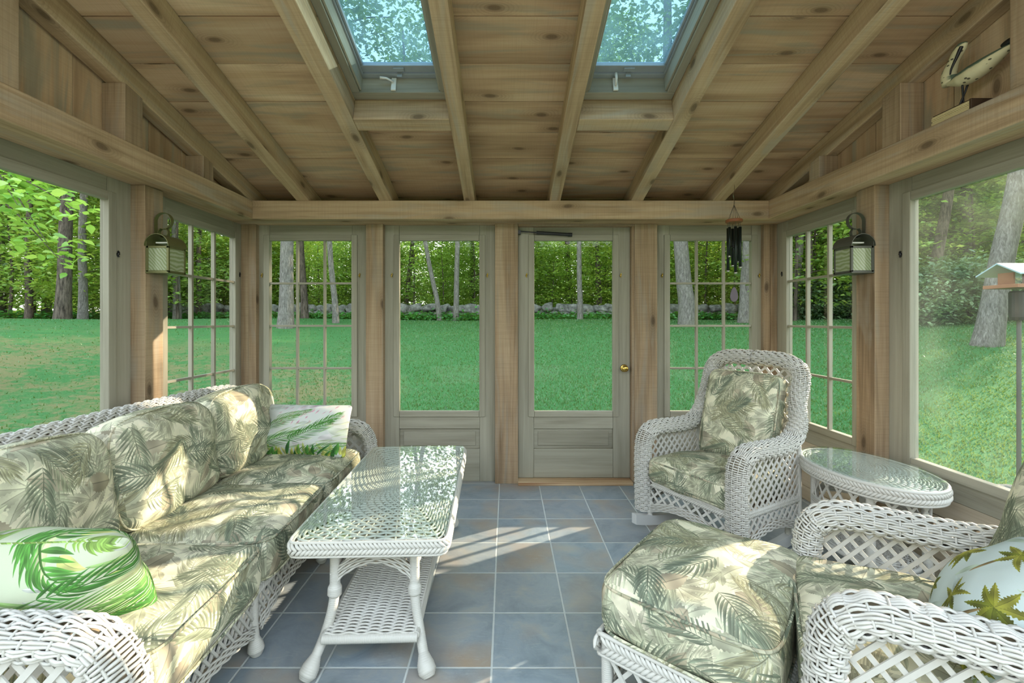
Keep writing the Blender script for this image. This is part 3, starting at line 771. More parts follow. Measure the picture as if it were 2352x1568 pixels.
def setup_fabrics():
    rnd = random.Random(5); n = 1280
    p = Painter(n, (226, 221, 192))
    blotch(p, rnd, [(210, 208, 178), (230, 222, 196), (202, 204, 176)], 50, 170, 0.5)
    def grid(k, j=.8):
        g = [((i + .5 + rnd.uniform(-j, j) * .5) * n / k, (q + .5 + rnd.uniform(-j, j) * .5) * n / k) for i in range(k) for q in range(k)]
        rnd.shuffle(g); return g
    for x, y in grid(6):
        p.lobed(x, y, rnd.uniform(0, 6.28), rnd.uniform(150, 230), rnd.choice([(208, 208, 180), (196, 198, 168), (216, 210, 184), (184, 188, 160)]), rnd)
    for x, y in grid(6):
        p.frond(x, y, rnd.uniform(0, 6.28), rnd.uniform(260, 340), rnd.choice([(196, 196, 164), (184, 188, 156), (206, 202, 172), (174, 178, 148)]), rnd, pairs=11, lw=0.026, ll=.55, bend=rnd.uniform(-.6, .6), droop=.7, alpha=.8)
    for x, y in grid(4):
        p.leaflet(x, y, rnd.uniform(0, 6.28), rnd.uniform(170, 230), rnd.uniform(44, 60), rnd.choice([(172, 160, 134), (162, 152, 126), (184, 174, 148)]), curve=rnd.uniform(-.2, .2), rib=.28, serr=.07, two=.12)
        p.lobed(x + 120, y + 90, rnd.uniform(0, 6.28), rnd.uniform(110, 170), rnd.choice([(178, 180, 150), (192, 190, 162)]), rnd)
    for x, y in grid(5):
        p.frond(x, y, rnd.uniform(0, 6.28), rnd.uniform(230, 330), rnd.choice([(132, 142, 116), (146, 152, 120), (156, 156, 120), (120, 132, 110), (164, 162, 126)]), rnd, pairs=11, lw=0.021, ll=.56, bend=rnd.uniform(-.8, .8), droop=.8)
    for x, y in grid(3):
        p.frond(x, y, rnd.uniform(0, 6.28), rnd.uniform(220, 300), rnd.choice([(104, 118, 98), (112, 124, 100)]), rnd, pairs=10, lw=0.024, ll=.52, bend=rnd.uniform(-.7, .7), droop=.7)
    p.a = p.a * .86 + np.array([224, 226, 212]) / 255 * .14
    fabric_mat('palm', 'palm_print_fabric', p.to_image('palm_print'))
    n = 1024
    # white pillow print with bright green fronds and pink strokes (maps once over the pillow)
    p = Painter(n, (206, 210, 206))
    blotch(p, rnd, [(196, 206, 196), (214, 206, 210), (192, 206, 190)], 24, 200, 0.6)
    for _ in range(34):
        x, y = rnd.uniform(200, 950), rnd.uniform(560, 930)
        p.leaflet(x, y, rnd.uniform(.9, 1.5), rnd.uniform(60, 110), rnd.uniform(5, 10), rnd.choice([(232, 168, 186), (240, 196, 204), (222, 150, 176)]), alpha=.75, rib=0)
    for x in range(-20, 1024, 70):
        p.leaflet(x + rnd.uniform(-20, 20), rnd.uniform(0, 60), rnd.uniform(1.0, 2.2), rnd.uniform(150, 260), rnd.uniform(14, 24), rnd.choice([(214, 216, 96), (190, 206, 90), (224, 222, 130)]), alpha=.8)
    for x, y in [(rnd.uniform(0, 1024), rnd.uniform(150, 620)) for _ in range(26)]:
        p.leaflet(x, y, rnd.uniform(.1, 1.0), rnd.uniform(120, 240), rnd.uniform(10, 18), rnd.choice([(196, 214, 176), (214, 222, 190), (176, 204, 150)]), alpha=.7)
    for (x, y, a, L) in ((10, 200, .30, 600), (420, 300, .55, 560), (60, 520, .35, 480), (520, 120, .15, 520), (640, 500, .70, 420), (250, 700, .3, 380)):
        p.frond(x, y, a, L, rnd.choice([(88, 158, 66), (116, 172, 92), (72, 140, 60)]), rnd, pairs=17, lw=.011, ll=.32, bend=.3)
    for x in range(0, 1024, 34):
        p.leaflet(x, rnd.uniform(-30, 60), rnd.uniform(.5, 1.5), rnd.uniform(150, 290), rnd.uniform(12, 22), rnd.choice([(52, 138, 48), (84, 160, 62), (40, 116, 44), (216, 218, 96), (120, 180, 70)]), alpha=.92)
    fabric_mat('pillow', 'white_green_pillow_fabric', p.to_image('pillow_print'))
    p = Painter(n, (196, 204, 178))
    for (g, k) in (((214, 222, 160), 26), ((222, 224, 120), 18), ((150, 196, 110), 22), ((206, 210, 206), 16)):
        for _ in range(k): p.leaflet(rnd.uniform(0, n), rnd.uniform(0, n), rnd.uniform(.2, 1.2), rnd.uniform(120, 260), rnd.uniform(14, 30), g, alpha=.75, curve=rnd.uniform(-.2, .2))
    for x, y in [(rnd.uniform(0, n), rnd.uniform(0, n)) for _ in range(15)]:
        p.frond(x, y, rnd.uniform(-.2, .9), rnd.uniform(380, 560), rnd.choice([(88, 158, 66), (116, 172, 92), (72, 140, 60), (150, 190, 90)]), rnd, pairs=14, lw=.018, ll=.34, bend=.3)
    fabric_mat('pillow_leafy', 'leafy_green_pillow_fabric', p.to_image('leafy_print'))
    # pale pillow with embroidered palms
    p = Painter(n, (196, 210, 208))
    for _ in range(20):
        x = rnd.uniform(0, n)
        p.leaflet(x, rnd.uniform(0, 1000), rnd.uniform(0, 6.28), rnd.uniform(140, 260), rnd.uniform(20, 40), rnd.choice([(184, 202, 190), (188, 206, 206), (180, 200, 172)]), alpha=.6, rib=0.05, two=.05)
    for (x, y, s) in ((260, 560, .9), (560, 760, .8), (800, 480, .9), (200, 240, .8), (560, 330, .8), (840, 860, .7), (180, 860, .8), (840, 160, .8)):
        p.leaflet(x - 90 * s, y - 330 * s, 1.3, 340 * s, 12 * s, (150, 130, 90), rib=0)
        for k in range(8):
            a = k * 0.785 + rnd.uniform(-.2, .2)
            p.leaflet(x, y, a, 170 * s * rnd.uniform(.8, 1.15), 26 * s, rnd.choice([(132, 136, 44), (150, 150, 60), (112, 120, 40)]), curve=rnd.uniform(-.35, .35), serr=.2)
    for x in range(20, 1000, 90):
        p.leaflet(x, 0, 1.57 + rnd.uniform(-.5, .5), rnd.uniform(90, 160), 22, rnd.choice([(170, 190, 140), (150, 172, 110), (190, 200, 150)]), alpha=.9)
    fabric_mat('palmpillow', 'pale_palm_tree_pillow_fabric', p.to_image('palm_tree_print'))
# ------------------------------------------------------------------ wicker helpers
def weave(mb, pts, nrm, phase, amp, r, sides=4, closed=False):
    mb.tubes(pts + nrm * (amp * np.cos(phase))[..., None], nrm, r, sides, closed)

def frames(P, side=None, up=None):
    T = np.gradient(P, axis=0); T /= np.linalg.norm(T, axis=1, keepdims=True) + 1e-12
    if side is not None:
        S = np.broadcast_to(np.asarray(side, float), P.shape)
        S = S - T * np.sum(S * T, 1, keepdims=True); S = S / np.linalg.norm(S, axis=1, keepdims=True)
        N = np.cross(S, T)
    else:
        N = np.asarray(up, float) - T * np.sum(np.asarray(up, float) * T, 1, keepdims=True); N = N / np.linalg.norm(N, axis=1, keepdims=True)
        S = np.cross(T, N)
    return T, S, N

def woven_roll(mb, core, ctrl, side, a, b, arc=(-PI, PI), pitch=0.0090, r=0.0046, stake=0.030, flip=1, res=0.009, up=None):
    """woven wicker roll swept along the path; weavers run level: along level stretches, across steep ones"""
    L = plen(spline(ctrl, 80)); n = max(12, int(L / res))
    P = spline(ctrl, n); T, S, N = frames(P, side, up); N = N * flip
    a = np.interp(np.linspace(0, 1, n), np.linspace(0, 1, len(a)), a) if np.ndim(a) else np.full(n, a)
    b = np.interp(np.linspace(0, 1, n), np.linspace(0, 1, len(b)), b) if np.ndim(b) else np.full(n, b)
    full = (arc[1] - arc[0]) > 2 * PI - 0.01
    def surf(idx, th):   # idx (n,), th (k,) -> (k, n, 3)
        c, s = np.cos(th)[:, None, None], np.sin(th)[:, None, None]
        p = P[idx][None] + S[idx][None] * a[idx][None, :, None] * s + N[idx][None] * b[idx][None, :, None] * c
        m = S[idx][None] * b[idx][None, :, None] * s + N[idx][None] * a[idx][None, :, None] * c
        return p, m / (np.linalg.norm(m, axis=2, keepdims=True) + 1e-12)
    ss = np.concatenate([[0], np.cumsum(np.linalg.norm(np.diff(P, axis=0), axis=1))])
    steep = np.abs(T[:, 2]) > 0.70
    # core surface
    th = np.linspace(arc[0], arc[1], 25)
    p, m = surf(np.arange(n), th)
    core.grid((p - m * 0.011), closed_u=False)
    # runs
    i = 0
    while i < n:
        j = i
        while j + 1 < n and steep[j + 1] == steep[i]: j += 1
        idx = np.arange(max(0, i - 1), min(n, j + 2))
        if len(idx) > 2:
            am, bm = a[idx].mean(), b[idx].mean()
            per = (arc[1] - arc[0]) * math.sqrt((am * am + bm * bm) / 2)
            if not steep[i]:
                k = max(3, int(per / pitch)); th = np.linspace(arc[0], arc[1], k, endpoint=not full)
                p, m = surf(idx, th)
                ph = PI * ss[idx][None, :] / stake + PI * (np.arange(k)[:, None] // 2)
                weave(mb, p, m, ph, 0.0050, r)
                st = np.arange(math.ceil(ss[idx[0]] / stake), math.floor(ss[idx[-1]] / stake) + 1) * stake
                th = np.linspace(arc[0], arc[1], 26)
                ii = np.clip(np.searchsorted(ss, st), 0, n - 1)
                if len(ii):
                    p, m = surf(ii, th)
                    mb.tubes(np.transpose(p, (1, 0, 2)), np.transpose(m, (1, 0, 2)), r * .8, 4)
            else:
                k = max(2, int((ss[idx[-1]] - ss[idx[0]]) / pitch))
                ii = np.clip(np.searchsorted(ss, np.linspace(ss[idx[0]], ss[idx[-1]], k)), 0, n - 1)
                th = np.linspace(arc[0], arc[1], max(18, int(per / 0.008)))
                sk = np.linspace(ss[idx[0]], ss[idx[-1]], k)
                def lerp(A): return np.stack([np.interp(sk, ss, A[:, q]) for q in range(3)], 1)
                Pk, Sk, Nk = lerp(P), lerp(S), lerp(N); ak, bk = np.interp(sk, ss, a), np.interp(sk, ss, b)
                c, s_ = np.cos(th)[None, :, None], np.sin(th)[None, :, None]
                p = Pk[:, None] + Sk[:, None] * ak[:, None, None] * s_ + Nk[:, None] * bk[:, None, None] * c
                m = Sk[:, None] * bk[:, None, None] * s_ + Nk[:, None] * ak[:, None, None] * c
                m /= np.linalg.norm(m, axis=2, keepdims=True) + 1e-12
                q = per * (th - arc[0]) / (arc[1] - arc[0])
                weave(mb, p, m, PI * q[None, :] / stake + PI * (np.arange(k)[:, None] // 2), 0.0050, r)
                kk = max(2, int(per / stake)); th2 = np.linspace(arc[0], arc[1], kk + 1)
                p, m = surf(idx, th2)
                mb.tubes(p, m, r * .8, 4)
        i = j + 1

def braid(mb, P, up, h, nrm=None, pitch=0.013, r=0.0052):
    """herringbone plait of height h along the path P; up = direction across the plait"""
    L = plen(P); n = max(4, int(L / pitch))
    s = np.concatenate([[0], np.cumsum(np.linalg.norm(np.diff(P, axis=0), axis=1))])
    up = np.broadcast_to(np.asarray(up, float), P.shape)
    T = np.gradient(P, axis=0); T /= np.linalg.norm(T, axis=1, keepdims=True) + 1e-12
    Nn = np.cross(T, up) if nrm is None else np.broadcast_to(np.asarray(nrm, float), P.shape)
    sk = (np.arange(n) + 0.5) * L / n
    f = lambda A: np.stack([np.interp(sk, s, A[:, q]) for q in range(3)], 1)
    p, t, u, m = f(P), f(T), f(up), f(Nn)
    for sg in (-1, 1):
        e = np.linspace(-0.1, 1, 6)
        pts = p[:, None] + u[:, None] * (sg * e * h / 2)[None, :, None] + t[:, None] * ((1 - e) * h * 0.55)[None, :, None] + m[:, None] * (0.006 * np.sin(PI * np.clip(e, 0, 1)))[None, :, None]
        mb.tubes(pts, m[:, None], np.array([.6, 1, 1.1, 1.1, .95, .6])[None] * r, 5)

def lattice(mb, poly, f, pitch=0.042, w=0.012, t=0.004, ang=0.85, nrm=None, angs=None, start=0.0):
    """criss-cross strips inside the flat polygon poly (list of 2-d points); f maps (x, y, depth) to 3-d"""
    poly = np.asarray(poly, float); n = len(poly)
    for k, an in enumerate(angs or (ang, -ang)):
        d = V(math.cos(an), math.sin(an)); q = V(-d[1], d[0])
        pr = poly @ q
        c = math.floor(pr.min() / pitch) * pitch + start
        while c < pr.max():
            hits = []
            for i in range(n):
                a, b = poly[i], poly[(i + 1) % n]; pa, pb = pr[i] - c, pr[(i + 1) % n] - c
                if pa * pb < 0:
                    hits.append(float((a + (b - a) * pa / (pa - pb)) @ d))
            hits.sort()
            for h0, h1 in zip(hits[::2], hits[1::2]):
                if h1 - h0 < 0.012: continue
                p0 = d * h0 + q * c; p1 = d * h1 + q * c; z = (k - .5) * t * 1.05
                cs = []
                for zz in (z - t / 2, z + t / 2):
                    for pp, sg in ((p0, -1), (p1, -1), (p1, 1), (p0, 1)):
                        x = pp + q * sg * w / 2; cs.append(f(x[0], x[1], zz))
                cs = np.array(cs)
                if np.linalg.det(np.stack([cs[1] - cs[0], cs[3] - cs[0], cs[4] - cs[0]])) < 0: cs = cs[[3, 2, 1, 0, 7, 6, 5, 4]]
                mb.hexa(cs)
            c += pitch

def wrapped(mb, ctrl, r, sides=10, pitch=0.0065, bulb=None):
    """pole wrapped in round reed; bulb = radius profile along the length"""
    L = plen(spline(ctrl, 60)); n = max(8, int(L / pitch * 3))
    P = spline(ctrl, n); s = np.linspace(0, 1, n)
    rr = np.full(n, r) if bulb is None else np.interp(s, *bulb)
    rr = rr + 0.0011 * np.abs(np.sin(np.arange(n) * PI / 3))
    mb.tube(P, rr, sides)

def arch_rope(mb, core, ctrl, nrm, h=0.03, t=0.012, strands=4):
    """flat woven band following an arch: ctrl path, nrm out of its plane"""
    P = spline(ctrl, max(14, int(plen(spline(ctrl, 40)) / 0.009)))
    T, S, N = frames(P, np.asarray(nrm, float)); n = len(P)
    s = np.concatenate([[0], np.cumsum(np.linalg.norm(np.diff(P, axis=0), axis=1))])
    for sg in (-1, 1):
        off = np.linspace(-h / 2, h / 2, strands)
        pts = P[None] + N[None] * off[:, None, None] + S[None] * sg * t / 2
        weave(mb, pts, np.broadcast_to(S * sg, pts.shape), PI * s[None] / 0.03 + PI * np.arange(strands)[:, None], 0.0035, 0.0048)
    G = np.stack([P + N * x * h / 2 + S * y * t * .35 for x, y in ((-1, -1), (1, -1), (1, 1), (-1, 1))], 0)
    core.grid(G, closed_u=True)

# ------------------------------------------------------------------ cushions
def cushion(mb, sx, sy, sz, rad, crown=0.03, k=0.0, n=30, Mx=None, tile=0.8, wr=0.004, seed=0, once=False):
    """soft box cushion centred on the origin: rounded edges, domed faces, rounded (k>0) or pinched (k<0) outline"""
    rnd = np.random.default_rng(100 + seed); off = rnd.uniform(0, 1, 2); ph = rnd.uniform(0, 6.28, 8)
    t = np.linspace(-1, 1, n); g = np.sign(t) * (0.75 * np.abs(t) + 0.25 * (1 - (1 - np.abs(t)) ** 2))
    hs = V(sx, sy, sz) / 2
    for ax in range(3):
        for sg in (-1, 1):
            A, B = np.meshgrid(g, g, indexing='ij')
            p = np.zeros((n, n, 3)); o = [(1, 2), (2, 0), (0, 1)][ax]
            p[..., ax] = sg; p[..., o[0]] = A; p[..., o[1]] = B
            if sg < 0: p = p[:, ::-1]
            q = p * hs
            inner = np.clip(q, -(hs - rad), hs - rad)
            d = q - inner; ln = np.linalg.norm(d, axis=2, keepdims=True)
            w = inner + d / np.maximum(ln, 1e-9) * np.minimum(rad, np.maximum(ln, 0) * 9)
            x, y = w[..., 0] / hs[0], w[..., 1] / hs[1]
            if k:
                w[..., 0] = x * np.sqrt(np.maximum(1 - k * y * y / 2, .05)) * hs[0]; w[..., 1] = y * np.sqrt(np.maximum(1 - k * x * x / 2, .05)) * hs[1]
            dome = np.clip(1 - x * x, 0, 1) ** .8 * np.clip(1 - y * y, 0, 1) ** .8
            if k < 0:    # pillow: thin at the seam
                prof = (np.clip(1 - x ** 4, 0, 1) * np.clip(1 - y ** 4, 0, 1)) ** .8
                w[..., 2] = w[..., 2] * (0.10 + 0.90 * prof)
            w[..., 2] += np.sign(w[..., 2]) * crown * dome * np.clip(np.abs(w[..., 2]) / hs[2], 0, 1)
            wob = (np.sin(x * 5 + ph[0] + 2 * np.sin(y * 3 + ph[1])) + np.sin(y * 6 + ph[2] + 1.5 * np.sin(x * 4 + ph[3]))) * wr
            w[..., 2] += wob * np.clip(np.abs(w[..., 2]) / hs[2], 0, 1)
            if once:
                uv = np.stack([w[..., 0] / sx * .94 + .5, w[..., 1] / sy * .94 + .5], -1)
            elif ax == 2: uv = np.stack([w[..., 0], w[..., 1]], -1) / tile + off
            elif ax == 0: uv = np.stack([sg * (hs[0] + (hs[2] - w[..., 2])), w[..., 1]], -1) / tile + off
            else: uv = np.stack([w[..., 0], sg * (hs[1] + (hs[2] - w[..., 2]))], -1) / tile + off
            if Mx is not None:
                Mm = np.array(Mx); w = w @ Mm[:3, :3].T + Mm[:3, 3]
            mb.grid(w, uv)
    return mb

def TR(loc, rx=0, ry=0, rz=0):
    return Matrix.Translation(Vector(loc)) @ Matrix.Rotation(rz, 4, 'Z') @ Matrix.Rotation(ry, 4, 'Y') @ Matrix.Rotation(rx, 4, 'X')

def welt(mb, sx, sy, z, k, Mx, r=0.005):
    a = np.linspace(0, 2 * PI, 120, endpoint=False)
    c, s = np.cos(a), np.sin(a); e = 0.22
    x = np.sign(c) * np.abs(c) ** e; y = np.sign(s) * np.abs(s) ** e
    P = np.stack([x * np.sqrt(1 - k * y * y / 2) * sx / 2, y * np.sqrt(1 - k * x * x / 2) * sy / 2, np.full_like(x, z)], 1)
    Mm = np.array(Mx); P = P @ Mm[:3, :3].T + Mm[:3, 3]
    mb.tube(P, r, 6, closed=True, N=np.broadcast_to(Mm[:3, 2], P.shape))

# ------------------------------------------------------------------ sofa
def build_sofa():
    # local frame: origin on the floor, x across (front = +x), y along the wall
    root = empty('wicker_sofa', (-1.42, 2.05, 0), math.radians(1.6))
    tag(root, 'long white wicker sofa with green palm print cushions standing along the wall', 'sofa')
    ox, oy = -1.42, 2.05
    A = 1.03                       # half length to the arm centre lines
    X = lambda x: x - ox
    # arms
    for sg, lb in ((-1, 'near'), (1, 'far')):
        st, co = MB(), MB(); y = sg * A
        ctrl = [(X(-1.70), y, .575), (X(-1.40), y, .575), (X(-1.10), y, .572), (X(-.985), y, .555), (X(-.925), y, .49), (X(-.91), y, .40), (X(-.912), y, .25), (X(-.92), y, .09)]
        woven_roll(st, co, ctrl, (0, 1, 0), [.056, .056, .056, .056, .054, .050], [.038, .038, .038, .038, .036, .034], flip=-1)
        lp = [(X(-1.68), .565), (X(-1.05), .565), (X(-.955), .50), (X(-.925), .14), (X(-1.68), .14)]
        yy = y + sg * .036
        arm = st.build('arm', M['wicker'], root, smooth=True)
        co.build('arm_core', M['wicker_gap'], arm, smooth=True)
        la = MB(); lattice(la, lp, lambda a, b, c: (a, yy + c, b), pitch=.048, w=.016)
        if sg < 0: lattice(la, lp, lambda a, b, c: (a, y - sg * .034 + c, b), pitch=.048, w=.016)
        la.build('arm_lattice', M['wicker'], arm)
        b2 = MB(); braid(b2, np.linspace((X(-1.68), yy, .27), (X(-.95), yy, .27), 40), (0, 0, 1), .04, (0, sg, 0)); b2.build('arm_plait', M['wicker'], arm, smooth=True)
    # back roll and back panel
    st, co = MB(), MB()
    ctrl = [(X(-1.72), -A, .585), (X(-1.76), -A + .02, .72), (X(-1.79), -A + .09, .80), (X(-1.80), -A + .22, .825), (X(-1.81), -.4, .832), (X(-1.81), .4, .832), (X(-1.80), A - .22, .825), (X(-1.79), A - .09, .80), (X(-1.76), A - .02, .72), (X(-1.72), A, .585)]
    woven_roll(st, co, ctrl, None, .065, .05, up=(0, 0, 1.0) if False else (0.3, 0, 1))
    bk = st.build('backrest', M['wicker'], root, smooth=True)
    co.build('backrest_core', M['wicker_gap'], bk, smooth=True)
    la = MB(); lattice(la, [(-A + .05, .12), (A - .05, .12), (A - .05, .76), (-A + .05, .76)], lambda a, b, c: (X(-1.74) + c - (b - .12) * .1, a, b), pitch=.06, w=.018)
    la.build('backrest_lattice', M['wicker'], bk)
    # front apron: plait, lattice, arched lower band
    xf = X(-.985)
    st = MB(); braid(st, np.linspace((xf + .012, -A + .06, .262), (xf + .012, A - .06, .262), 160), (0, 0, 1), .05, (1, 0, 0), pitch=.0145)
    st.tube(np.linspace((xf + .004, -A + .06, .29), (xf + .004, A - .06, .29), 60), .008, 6); st.tube(np.linspace((xf + .004, -A + .06, .234), (xf + .004, A - .06, .234), 60), .007, 6)
    ap = st.build('apron', M['wicker'], root, smooth=True)
    legs = [-A + .02, -.33, .33, A - .02]
    la = MB(); rp, rc = MB(), MB()
    for y0, y1 in zip(legs[:-1], legs[1:]):
        ys = np.linspace(y0 + .02, y1 - .02, 25); f = (ys - y0) / (y1 - y0)
        zz = .085 + .075 * np.sin(PI * f) ** .7
        poly = [(ys[0], .236), (ys[-1], .236)] + list(zip(ys[::-1], zz[::-1]))
        lattice(la, poly, lambda a, b, c: (xf + c, a, b), pitch=.033, w=.009, t=.006, ang=0.95)
        arch_rope(rp, rc, np.stack([np.full(25, xf), ys, zz], 1), (1, 0, 0), .036, .016, 5)
    la.build('apron_lattice', M['wicker'], ap); ro = rp.build('apron_arches', M['wicker'], ap, smooth=True); rc.build('apron_core', M['wicker_gap'], ap)
    for k, y in enumerate(legs):
        for xx in (xf - .005, X(-1.68)):
            m = MB(); wrapped(m, [(xx, y, .27), (xx, y, .12), (xx + (.012 if xx == xf - .005 else 0), y, .002)], .018, bulb=([0, .75, .84, .92, 1], [.017, .017, .026, .03, .018]))
            m.build('leg', M['wicker'], root, smooth=True)
    m = MB(); m.box(X(-1.70), xf - .01, -A + .08, A - .08, .225, .262)
    m.build('seat_deck', M['wicker_gap'], root)
    # cushions
    ys = [-.955, -.36, .275, .885]
    ys = [-.945, -.345, .27, .90]
    for i in range(3):
        c = (ys[i] + ys[i + 1]) / 2; w = ys[i + 1] - ys[i] - .006
        m = MB(); Mx = TR((X(-1.235), c, .362)); cushion(m, .62, w, .185, .055, .034, .05, seed=i, Mx=Mx)
        cu = m.build('seat_cushion', M['palm'], root, smooth=True)
        m = MB(); welt(m, .612, w - .008, .075, .03, Mx); welt(m, .612, w - .008, -.075, .03, Mx); m.build('piping', M['palm'], cu, smooth=True)
        m = MB(); Mx = TR((X(-1.575), c + .005, .665), 0, math.radians(90 - 9), 0); 
        cushion(m, .48, w + .02, .17, .06, .055, .42, seed=10 + i, Mx=Mx, wr=.006)
        cu = m.build('back_cushion', M['palm'], root, smooth=True)
        m = MB(); welt(m, .472, w + .012, .055, .42, Mx, .0045); m.build('piping', M['palm'], cu, smooth=True)
    return root

def build_pillow(name, label, size, th, loc, rx, ry, rz, mat, seed, tuv=1):
    root = MB(); cushion(root, size[0], size[1], th, .02, .035, -.10, n=30, seed=seed, wr=.006, once=True)
    o = root.build(name, M[mat], None, smooth=True)
    o.matrix_world = TR(loc, rx, ry, rz)
    tag(o, label, 'pillow')
    m = MB(); welt(m, size[0] * .985, size[1] * .985, 0, -.10, Matrix.Identity(4), .004); m.build('piping', M[mat], o, smooth=True)
    return o

# ------------------------------------------------------------------ coffee table
def se(a, b, e, n):
    """closed superellipse outline, evenly spaced"""
    t = np.linspace(0, 2 * PI, 721); c, s = np.cos(t), np.sin(t)
    p = np.stack([a * np.sign(c) * np.abs(c) ** (2 / e), b * np.sign(s) * np.abs(s) ** (2 / e)], 1)
    L = np.concatenate([[0], np.cumsum(np.linalg.norm(np.diff(p, axis=0), axis=1))])
    ss = np.linspace(0, L[-1], n, endpoint=False)
    return np.stack([np.interp(ss, L, p[:, 0]), np.interp(ss, L, p[:, 1])], 1)

def woven_top(mb, core, a, b, e, z, stakes=64, pitch=.0105):
    n = stakes * 5; C = se(1, b / a, e, n)
    k = int(min(a, b) / pitch); s = np.linspace(1, .03, k) * a
    pts = np.zeros((k, n, 3)); pts[..., 0] = s[:, None] * C[None, :, 0]; pts[..., 1] = s[:, None] * C[None, :, 1]; pts[..., 2] = z
    ph = PI * np.arange(n)[None] / 5 * 1.0 + PI * np.arange(k)[:, None]
    nr = np.zeros_like(pts); nr[..., 2] = 1
    weave(mb, pts, nr, ph, .0026, .0056, closed=True)
    i = np.arange(stakes) * 5
    sp = np.zeros((stakes, 12, 3)); f = np.linspace(.03, 1, 12)
    sp[..., 0] = C[i, 0][:, None] * f * a; sp[..., 1] = C[i, 1][:, None] * f * a; sp[..., 2] = z
    mb.tubes(sp, V(0, 0, 1), .004, 4)
    P = np.concatenate([C * a, np.full((n, 1), z - .008)], 1)
    core.extrude_poly(P[::4], (0, 0, -.006))

def build_coffee_table():
    root = empty('wicker_coffee_table', (-.525, 2.215, 0), math.radians(2.0))
    tag(root, 'oblong white wicker coffee table with a glass top and a woven lower shelf', 'table')
    W, L, Z = .287, .60, .503
    st, co = MB(), MB(); woven_top(st, co, W - .006, L - .006, 24, Z - .012, 84)
    top = st.build('table_top', M['wicker'], root, smooth=True); co.build('top_core', M['wicker_gap'], top)
    m = MB(); C = se(W, L, 26, 200); P = np.concatenate([C, np.full((200, 1), Z - .030)], 1); P = np.concatenate([P, P[:1]])
    out = np.concatenate([C / np.linalg.norm(C / V(W, L), axis=1, keepdims=True) / V(W, L) ** 1, np.zeros((200, 1))], 1)
    T = np.gradient(P, axis=0); T /= np.linalg.norm(T, axis=1, keepdims=True); out = np.cross(T, V(0, 0, 1))
    braid(m, P, (0, 0, 1), .046, out, pitch=.0155, r=.0062)
    m.tube(P[:-1] + V(0, 0, .024), .006, 6, closed=True); m.tube(P[:-1] - V(0, 0, .026), .006, 6, closed=True)
    m.build('edge_plait', M['wicker'], top, smooth=True)
    m = MB(); C = se(W - .006, L - .006, 30, 120); m.extrude_poly(np.concatenate([C, np.full((120, 1), Z + .001)], 1), (0, 0, .006))
    g = m.build('glass_top', M['tglass'], root); g['label'] = 'clear glass sheet on the table top'
    tx, ty, fx, fy = .152, .49, .224, .60
    def legpath(sx, sy):
        return [(sx * tx, sy * ty, Z - .05), (sx * tx, sy * ty, .33), (sx * (tx + .004), sy * (ty + .005), .22), (sx * (tx + .025), sy * (ty + .03), .12), (sx * (fx - .02), sy * (fy - .025), .045), (sx * fx, sy * fy, .002)]
    for sx in (-1, 1):
        for sy in (-1, 1):
            m = MB(); wrapped(m, legpath(sx, sy), .018, bulb=([0, .34, .37, .42, .44, .84, .91, .96, 1], [.019, .019, .026, .026, .018, .018, .031, .033, .02]), sides=12)
            m.build('leg', M['wicker'], root, smooth=True)
    st, rc, la = MB(), MB(), MB()
    for sy in (-1, 1):
        y = sy * ty
        xs = np.linspace(-tx, tx, 25); zz = .315 + .072 * np.clip(np.cos(xs / tx * PI / 2), 0, 1) ** .8
        arch_rope(st, rc, np.stack([xs, np.full(25, y), zz], 1), (0, 1, 0), .036, .018, 5)
        lattice(la, [(-tx, Z - .05), (tx, Z - .05)] + list(zip(xs[::-1], zz[::-1] + .01)), lambda a, b, c: (a, y + c, b), pitch=.056, w=.012, t=.008, ang=1.05)
    for sx in (-1, 1):
        x = sx * tx
        ys = np.linspace(-ty, ty, 45); zz = .335 + .075 * np.clip(np.cos(ys / ty * PI / 2), 0, 1) ** .5
        arch_rope(st, rc, np.stack([np.full(45, x), ys, zz], 1), (1, 0, 0), .034, .018, 5)
        lattice(la, [(-ty, Z - .05), (ty, Z - .05)] + list(zip(ys[::-1], zz[::-1] + .01)), lambda a, b, c: (x + c, a, b), pitch=.056, w=.012, t=.008, ang=1.05)
    ar = st.build('apron_arches', M['wicker'], root, smooth=True); rc.build('arch_core', M['wicker_gap'], ar); la.build('apron_lattice', M['wicker'], ar)
    # shelf
    sw, sl, sz = .165, .56, .14
    st = MB(); n = 44; k = int(2 * sl / .0090)
    xs = np.linspace(-sw, sw, n); pts = np.zeros((k, n, 3)); pts[..., 0] = xs; pts[..., 1] = np.linspace(-sl, sl, k)[:, None]; pts[..., 2] = sz
    nr = np.zeros_like(pts); nr[..., 2] = 1
    weave(st, pts, nr, PI * (xs[None] + sw) / .044 + PI * np.arange(k)[:, None], .004, .0052)
    for x in np.arange(-sw + .022, sw, .044): st.tube([(x, -sl, sz), (x, sl, sz)], .005, 6)
    sh = st.build('shelf', M['wicker'], root, smooth=True)
    m = MB()
    for sy in (-1, 1): wrapped(m, [(-sw - .01, sy * sl, sz - .018), (0, sy * sl, sz - .018), (sw + .01, sy * sl, sz - .018)], .017)
    for sx in (-1, 1): wrapped(m, [(sx * (sw + .004), -sl, sz - .012), (sx * (sw + .004), 0, sz - .012), (sx * (sw + .004), sl, sz - .012)], .013)
    m.build('shelf_rails', M['wicker'], sh, smooth=True)
    m = MB(); m.box(-sw, sw, -sl, sl, sz - .018, sz - .010); m.build('shelf_core', M['wicker_gap'], sh)

